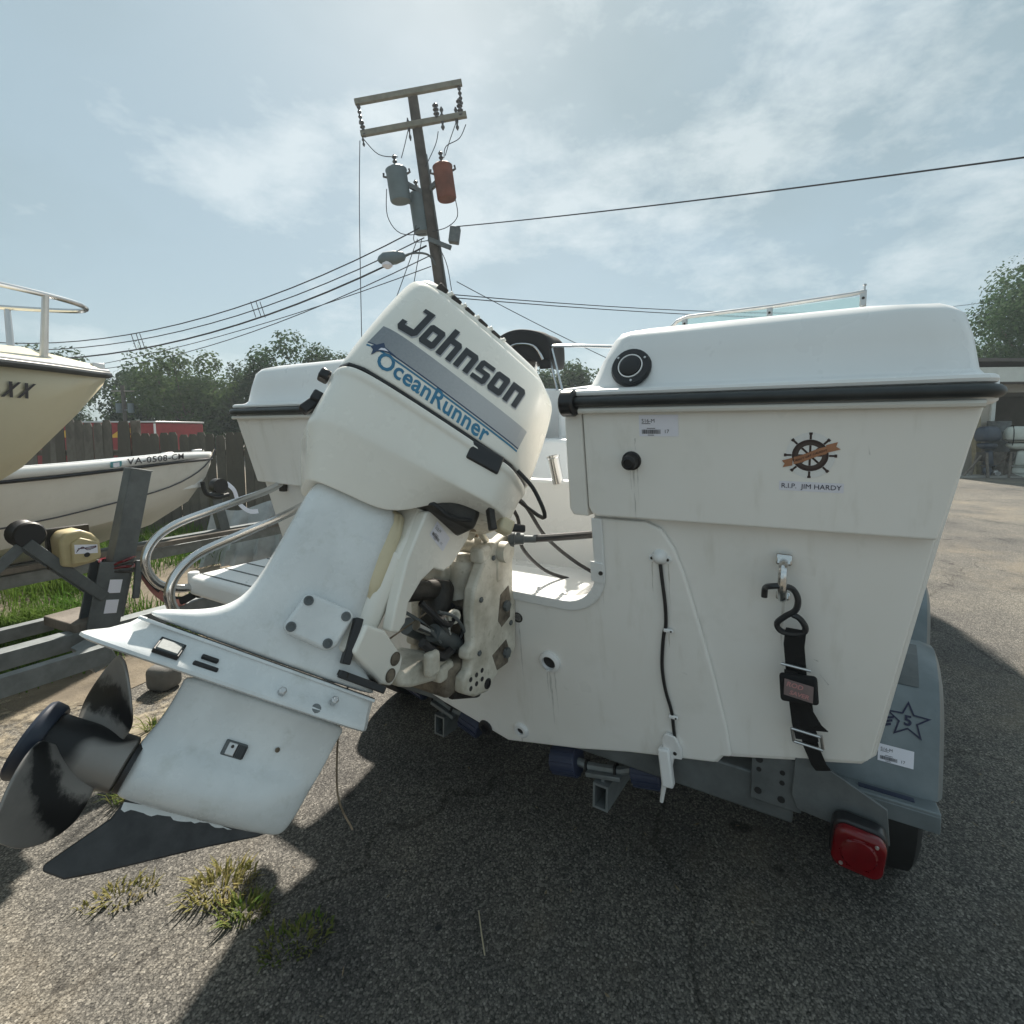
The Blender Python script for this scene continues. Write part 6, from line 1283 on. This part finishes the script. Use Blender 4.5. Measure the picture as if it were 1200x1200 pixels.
# ------------------------------------------------------------------ shed at the right with stored outboards
sh = thing('shed', 'beige workshop shed with dark doorway and low roof at the right edge', 'shed', Matrix.Translation(gpos(13.2, 16.6)) @ Matrix.Rotation(R(-6), 4, 'Z') @ Matrix.Scale(GS, 4))
M['shedwall'] = mat('shed_wall', (.46, .42, .36), .8, var=.2, vscale=2, dirt=.3); M['fascia'] = mat('fascia', (.66, .68, .64), .6, var=.1); M['roofd'] = mat('roof_edge', (.10, .09, .085), .8)
MB().box((.95, 3, 1.45), (2.3, 6, 2.9)).build('wall', M['shedwall'], sh)
MB().box((8.4, 3, 1.45), (7.2, 6, 2.9)).build('wall', M['shedwall'], sh)
MB().box((3.45, 3, 2.75), (2.7, 5.9, .30)).build('door_header', M['shedwall'], sh)
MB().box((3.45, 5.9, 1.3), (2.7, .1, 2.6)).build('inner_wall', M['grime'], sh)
MB().box((2.06, -.03, 1.32), (.12, .08, 2.64)).build('door_jamb', M['fascia'], sh, bevel=.01)
MB().box((5.6, -.6, 3.10), (12.2, .06, .44)).build('fascia_board', M['fascia'], sh)
MB().rings([[Vector((-.6, -.75, 3.52)), Vector((-.6, 6.6, 3.9)), Vector((-.6, 6.6, 4.0)), Vector((-.6, -.75, 3.62))], [Vector((11.9, -.75, 3.02 + .28)), Vector((11.9, 6.6, 3.7)), Vector((11.9, 6.6, 3.8)), Vector((11.9, -.75, 3.40))]]).build('roof', M['roofd'], sh, smooth=False)
MB().box((5.6, -.35, 2.86), (12.2, .50, .04)).build('soffit', M['roofd'], sh)
pst = MB().box((0, 0, 1.05), (.16, .16, 2.1)).build('timber_post', mat('old_post', (.30, .26, .17), .85, var=.3), None, Matrix.Translation(gpos(14.35, 15.75)) @ Matrix.Rotation(R(-5), 4, 'Y') @ Matrix.Scale(GS, 4), bevel=.01); tag(pst, 'tan timber post leaning in front of the shed behind the stored outboards', 'post')
dr_ = thing('oil_drum', 'dark drum standing against the shed wall behind the white stored outboard', 'drum', Matrix.Translation(gpos(15.15, 16.0)) @ Matrix.Scale(GS, 4))
MB().lathe([(0, .28), (.02, .29), (.3, .285), (.32, .295), (.34, .285), (.6, .285), (.62, .295), (.64, .285), (.92, .285), (.94, .29), (.94, .27), (.92, .27), (.92, .0)], (0, 0, .75), (0, 0, 1), 22).build('drum_body', M['galvd'], dr_)
MB().box((0, 0, .375), (.7, .6, .75)).build('drum_stand', M['wood'], dr_, bevel=.01)
def old_motor(loc, rz, mcowl, mleg, label, strap):
    o = thing('stored_outboard', label, 'outboard motor', Matrix.Translation(gpos(*loc)) @ Matrix.Rotation(rz, 4, 'Z') @ Matrix.Scale(GS, 4), 'stored outboards by the shed')
    z0 = 1.0
    def rg(z, ua, uf, hw, pl='cowl'): return [q + Vector((0, 0, 0)) for q in ering(z, ua, uf, hw, 0, pl)]
    MB().rings([rg(z0 + .05, -.32, .28, .20), rg(z0 + .20, -.34, .30, .22), rg(z0 + .40, -.32, .28, .20), rg(z0 + .50, -.26, .22, .15), rg(z0 + .53, -.15, .1, .06)]).build('cowling', mcowl, o, sub=1)
    MB().rings([rg(z0 + .045, -.31, .27, .19), rg(z0 - .10, -.28, .20, .14), rg(z0 - .16, -.24, .1, .1)]).build('lower_pan', mcowl, o, sub=1)
    MB().rings([rg(z0 - .15, -.24, .0, .09, 'mid'), rg(.45, -.22, .0, .075, 'mid'), rg(.36, -.36, .06, .07, 'mid')]).build('midsection', mleg, o, sub=1)
    MB().rings([rg(.355, -.42, .08, .10, 'mid'), rg(.34, -.42, .08, .10, 'mid')]).build('cavitation_plate', mleg, o)
    MB().rings([rg(.335, -.26, .05, .04, 'foil'), rg(.22, -.28, .05, .04, 'foil'), rg(.16, -.30, .06, .055, 'foil'), rg(.11, -.28, .03, .03, 'foil')]).build('gearcase', mleg, o, sub=1)
    MB().prism([(.0, .12), (-.22, .02), (-.26, .02), (-.24, .12)], lambda u, v: Vector((.008, u, v)), lambda u, v: Vector((-.008, u, v))).build('skeg', mleg, o)
    hb = MB().lathe([(0, .05), (.16, .055)], (0, -.30, .17), (0, -1, 0), 14).build('propeller_hub', M['alu'], o)
    for a in (90, 210, 330):
        c, s_ = math.cos(R(a)), math.sin(R(a))
        MB().prism([(-.03, .05), (-.07, .12), (-.04, .18), (.03, .18), (.06, .11), (.03, .05)], lambda p, r: Vector((r * c - p * s_, -.38 + p * .6, .17 + r * s_ + p * c)), lambda p, r: Vector((r * c - p * s_, -.374 + p * .6, .17 + r * s_ + p * c))).build('propeller_blade', M['alu'], o)
    MB().box((0, .10, .62), (.30, .10, .26)).build('clamp_bracket', M['grime'], o, bevel=.02)
    for sx in (-1, 1): MB().bar((sx * .25, .16, 0), (sx * .12, .12, .75), .05, .05).build('stand_leg', M['wood'], o)
    MB().bar((0, .75, .02), (0, .12, .66), .05, .05).build('stand_leg', M['wood'], o)
    if strap:
        for u in (-.20, .12): MB().tube([(.225 * math.cos(R(a)), u, z0 + .22 + .34 * math.sin(R(a))) for a in range(-120, 301, 20)], .012, 5).build('tie_strap', M['webbing'], o)
        MB().tube([(.23 * math.cos(R(a)), -.02 + .34 * math.sin(R(a)), z0 + .12) for a in range(0, 360, 20)], .012, 5, loop=True).build('tie_strap', M['webbing'], o)
    return o
M['oldwhite'] = mat('aged_white_paint', (.52, .55, .50), .5, var=.15, vscale=4, dirt=.3); M['oldnavy'] = mat('navy_paint', (.035, .05, .075), .4, var=.2)
old_motor((14.95, 15.2, 0), R(60), M['oldwhite'], M['oldwhite'], 'white stored outboard with black tie straps standing by the shed', True)
old_motor((14.15, 15.3, 0), R(100), M['oldnavy'], M['oldnavy'], 'dark blue stored outboard with bright propeller beside the shed', False)
# low dark kerb shadow line: concrete apron in front of the shed
ap = MB().box((22.2, 20.6, GZ + .03), (15, 5.8, .06)).build('shed_apron', mat('apron_concrete', (.30, .29, .27), .9, var=.2, vscale=1.5, bump=.1)); struct(ap)

# ------------------------------------------------------------------ weeds and grass
def blades(n, rad, h0, h1, seed, wd=.006, lean=.7, ell=1.0):
    rnd = random.Random(seed); mb = MB()
    for i in range(n):
        a = rnd.uniform(0, 6.28); r = rad * math.sqrt(rnd.random()); b = Vector((r * math.cos(a), r * math.sin(a) * ell, 0))
        d = Vector((math.cos(a + rnd.uniform(-1, 1)), math.sin(a + rnd.uniform(-1, 1)), 0)); h = rnd.uniform(h0, h1); l = rnd.uniform(.15, lean) * h
        sd_ = Vector((-d.y, d.x, 0)) * wd * rnd.uniform(.6, 1.2)
        p1 = b + d * l * .35 + Vector((0, 0, h * .6)); p2 = b + d * l * 1.0 + Vector((0, 0, h * rnd.uniform(.75, 1.0)))
        o = len(mb.v); mb.v += [b - sd_, b + sd_, p1 + sd_ * .8, p1 - sd_ * .8, p2]; mb.f += [(o, o + 1, o + 2, o + 3), (o + 3, o + 2, o + 4)]
    return mb
def tuft(loc, rad, n, h0, h1, seed, m_, label, ell=1.0, rz=0, lean=1.3, wd=.0032):
    o = blades(n, rad, h0, h1, seed, wd, lean, ell).build('weed_tuft', m_, None, Matrix.Translation(gpos(loc[0], loc[1])) @ Matrix.Rotation(rz, 4, 'Z') @ Matrix.Scale(GS, 4), smooth=False); return tag(o, label, 'weed', 'weeds growing through the asphalt')
tuft((-.92, 1.50, 0), .10, 300, .006, .05, 1, M['grassdry'], 'yellow-green weed tuft in sun below the skeg', .8, .4)
tuft((-.80, 1.42, 0), .07, 170, .006, .042, 2, M['weed'], 'green weed tuft at the edge of the boat shadow', .8, .2)
tuft((-.615, 1.335, 0), .10, 240, .003, .024, 3, M['weed'], 'flat dark green weed lying in the boat shadow', .7, .5, 1.6)
tuft((-1.22, 1.47, 0), .11, 150, .003, .026, 4, M['grassdry'], 'dry straggly weed on the sunlit asphalt at lower left', .5, .5, 1.5)
tuft((-1.52, 1.90, 0), .06, 90, .03, .08, 5, M['weed'], 'bright green weed just behind the propeller', .8, 0)
tuft((-1.72, 2.36, 0), .05, 70, .03, .08, 6, M['weed'], 'bright green weed in the sand above the propeller blade', .8, 0)
def meadow(name, label, s0, s1, y0, y1, n, h0, h1, seed):
    rnd = random.Random(seed); mb = MB()
    cl_ = [(rnd.uniform(s0, s1), rnd.uniform(y0, y1), rnd.uniform(.15, .5)) for _ in range(60)]
    for i in range(n):
        c = rnd.choice(cl_); s_, y_ = rnd.gauss(c[0], c[2] * .6), rnd.gauss(c[1], c[2] * .6)
        if not (s0 - .3 < s_ < s1 + .25): continue
        b = b2w(s_, y_, 0); b = gpos(b.x, b.y); a = rnd.uniform(0, 6.28); d = Vector((math.cos(a), math.sin(a), 0)); h = rnd.uniform(h0, h1); sd_ = Vector((-d.y, d.x, 0)) * rnd.uniform(.003, .006)
        p1 = b + d * h * .2 + Vector((0, 0, h * .6)); p2 = b + d * h * rnd.uniform(.4, .8) + Vector((0, 0, h * rnd.uniform(.7, 1)))
        o = len(mb.v); mb.v += [b - sd_, b + sd_, p1 + sd_ * .8, p1 - sd_ * .8, p2]; mb.f += [(o, o + 1, o + 2, o + 3), (o + 3, o + 2, o + 4)]
    return tag(mb.build(name, M['grass'], smooth=False), label, 'grass', kind='stuff')
meadow('grass', 'green grass growing between the two trailers at left', -4.1, -2.95, -1.6, .2, 12000, .08, .26, 8)
meadow('grass', 'tall green grass along the foot of the fence', -6.6, -4.6, .2, 4.2, 9000, .12, .38, 9)
meadow('grass', 'short sparse grass on the dirt beside the tongue', -3.5, -2.7, .3, 1.9, 2600, .03, .12, 10)
# litter: straw, a dark square chip, pale stones
stw = MB().tube([gpos(*q) for q in ((-.100, 1.42, .006), (-.088, 1.35, .012), (-.075, 1.29, .006))], .0026, 5).build('straw', mat('straw', (.45, .40, .28), .8)); tag(stw, 'thin pale straw lying on the shaded asphalt', 'straw')
chp = MB().box((0, 0, .004), (.022, .016, .006)).build('plastic_chip', M['black'], None, Matrix.Translation(gpos(-.215, 1.37)) @ Matrix.Rotation(.5, 4, 'Z'), bevel=.002); tag(chp, 'tiny black square chip lying on the shaded asphalt', 'litter')
pb = MB(); rnd = random.Random(77)
for i in range(900):
    if i < 700: p = gpos(rnd.uniform(-1.9, .1), rnd.uniform(1.1, 2.6))
    else: p = gpos(rnd.uniform(0, 2.4), rnd.uniform(1.1, 3.2))
    r = rnd.uniform(.0015, .0055) * (1.4 if rnd.random() < .06 else 1)
    vs = [p + Vector((r * rnd.uniform(.6, 1.3) * math.cos(a), r * rnd.uniform(.6, 1.3) * math.sin(a), 0)) for a in (0, 1.26, 2.5, 3.8, 5.0)]
    tp_ = p + Vector((rnd.uniform(-.3, .3) * r, 0, r * .8)); o = len(pb.v); pb.v += vs + [tp_]; pb.f += [(o + k, o + (k + 1) % 5, o + 5) for k in range(5)]
tag(pb.build('loose_gravel', mat('pale_gravel', (.30, .28, .24), .9, vscale=40, col2=(.12, .11, .10)), smooth=False), 'loose pale gravel chips scattered on the asphalt', 'gravel', kind='stuff')

# scraps of dead leaf and twig
lf = MB(); rnd = random.Random(91)
for i in range(150):
    c = gpos(rnd.uniform(-2.2, 2.2), rnd.uniform(1.1, 3.2), .004); a = rnd.uniform(0, 6.28); L_ = rnd.uniform(.004, .016); d = Vector((math.cos(a), math.sin(a), rnd.uniform(-.1, .3))) * L_; n_ = Vector((-math.sin(a), math.cos(a), rnd.uniform(-.2, .2))) * L_ * rnd.uniform(.15, .45)
    o = len(lf.v); lf.v += [c - d, c + n_, c + d + Vector((0, 0, .003)), c - n_]; lf.f.append((o, o + 1, o + 2, o + 3))
tag(lf.build('leaf_litter', mat('dead_leaf', (.16, .11, .06), .9, vscale=60, col2=(.32, .27, .18)), smooth=False), 'scraps of dead leaves scattered over the asphalt', 'leaf litter', kind='stuff')

# ------------------------------------------------------------------ summer haze over the yard
hz = MB().box((5, 40, 6.6), (160, 150, 16.0)).build('haze', M['dirt'], smooth=False)
m = bpy.data.materials.new('haze_air'); m.use_nodes = True; t_ = m.node_tree; t_.nodes.clear()
v_ = t_.nodes.new('ShaderNodeVolumePrincipled'); v_.inputs['Color'].default_value = (.80, .90, .95, 1); v_.inputs['Density'].default_value = .0014; v_.inputs['Anisotropy'].default_value = .3
o_ = t_.nodes.new('ShaderNodeOutputMaterial'); t_.links.new(v_.outputs[0], o_.inputs['Volume'])
hz.data.materials.clear(); hz.data.materials.append(m); tag(hz, 'thin pale summer haze over the whole boat yard', 'haze', kind='stuff')
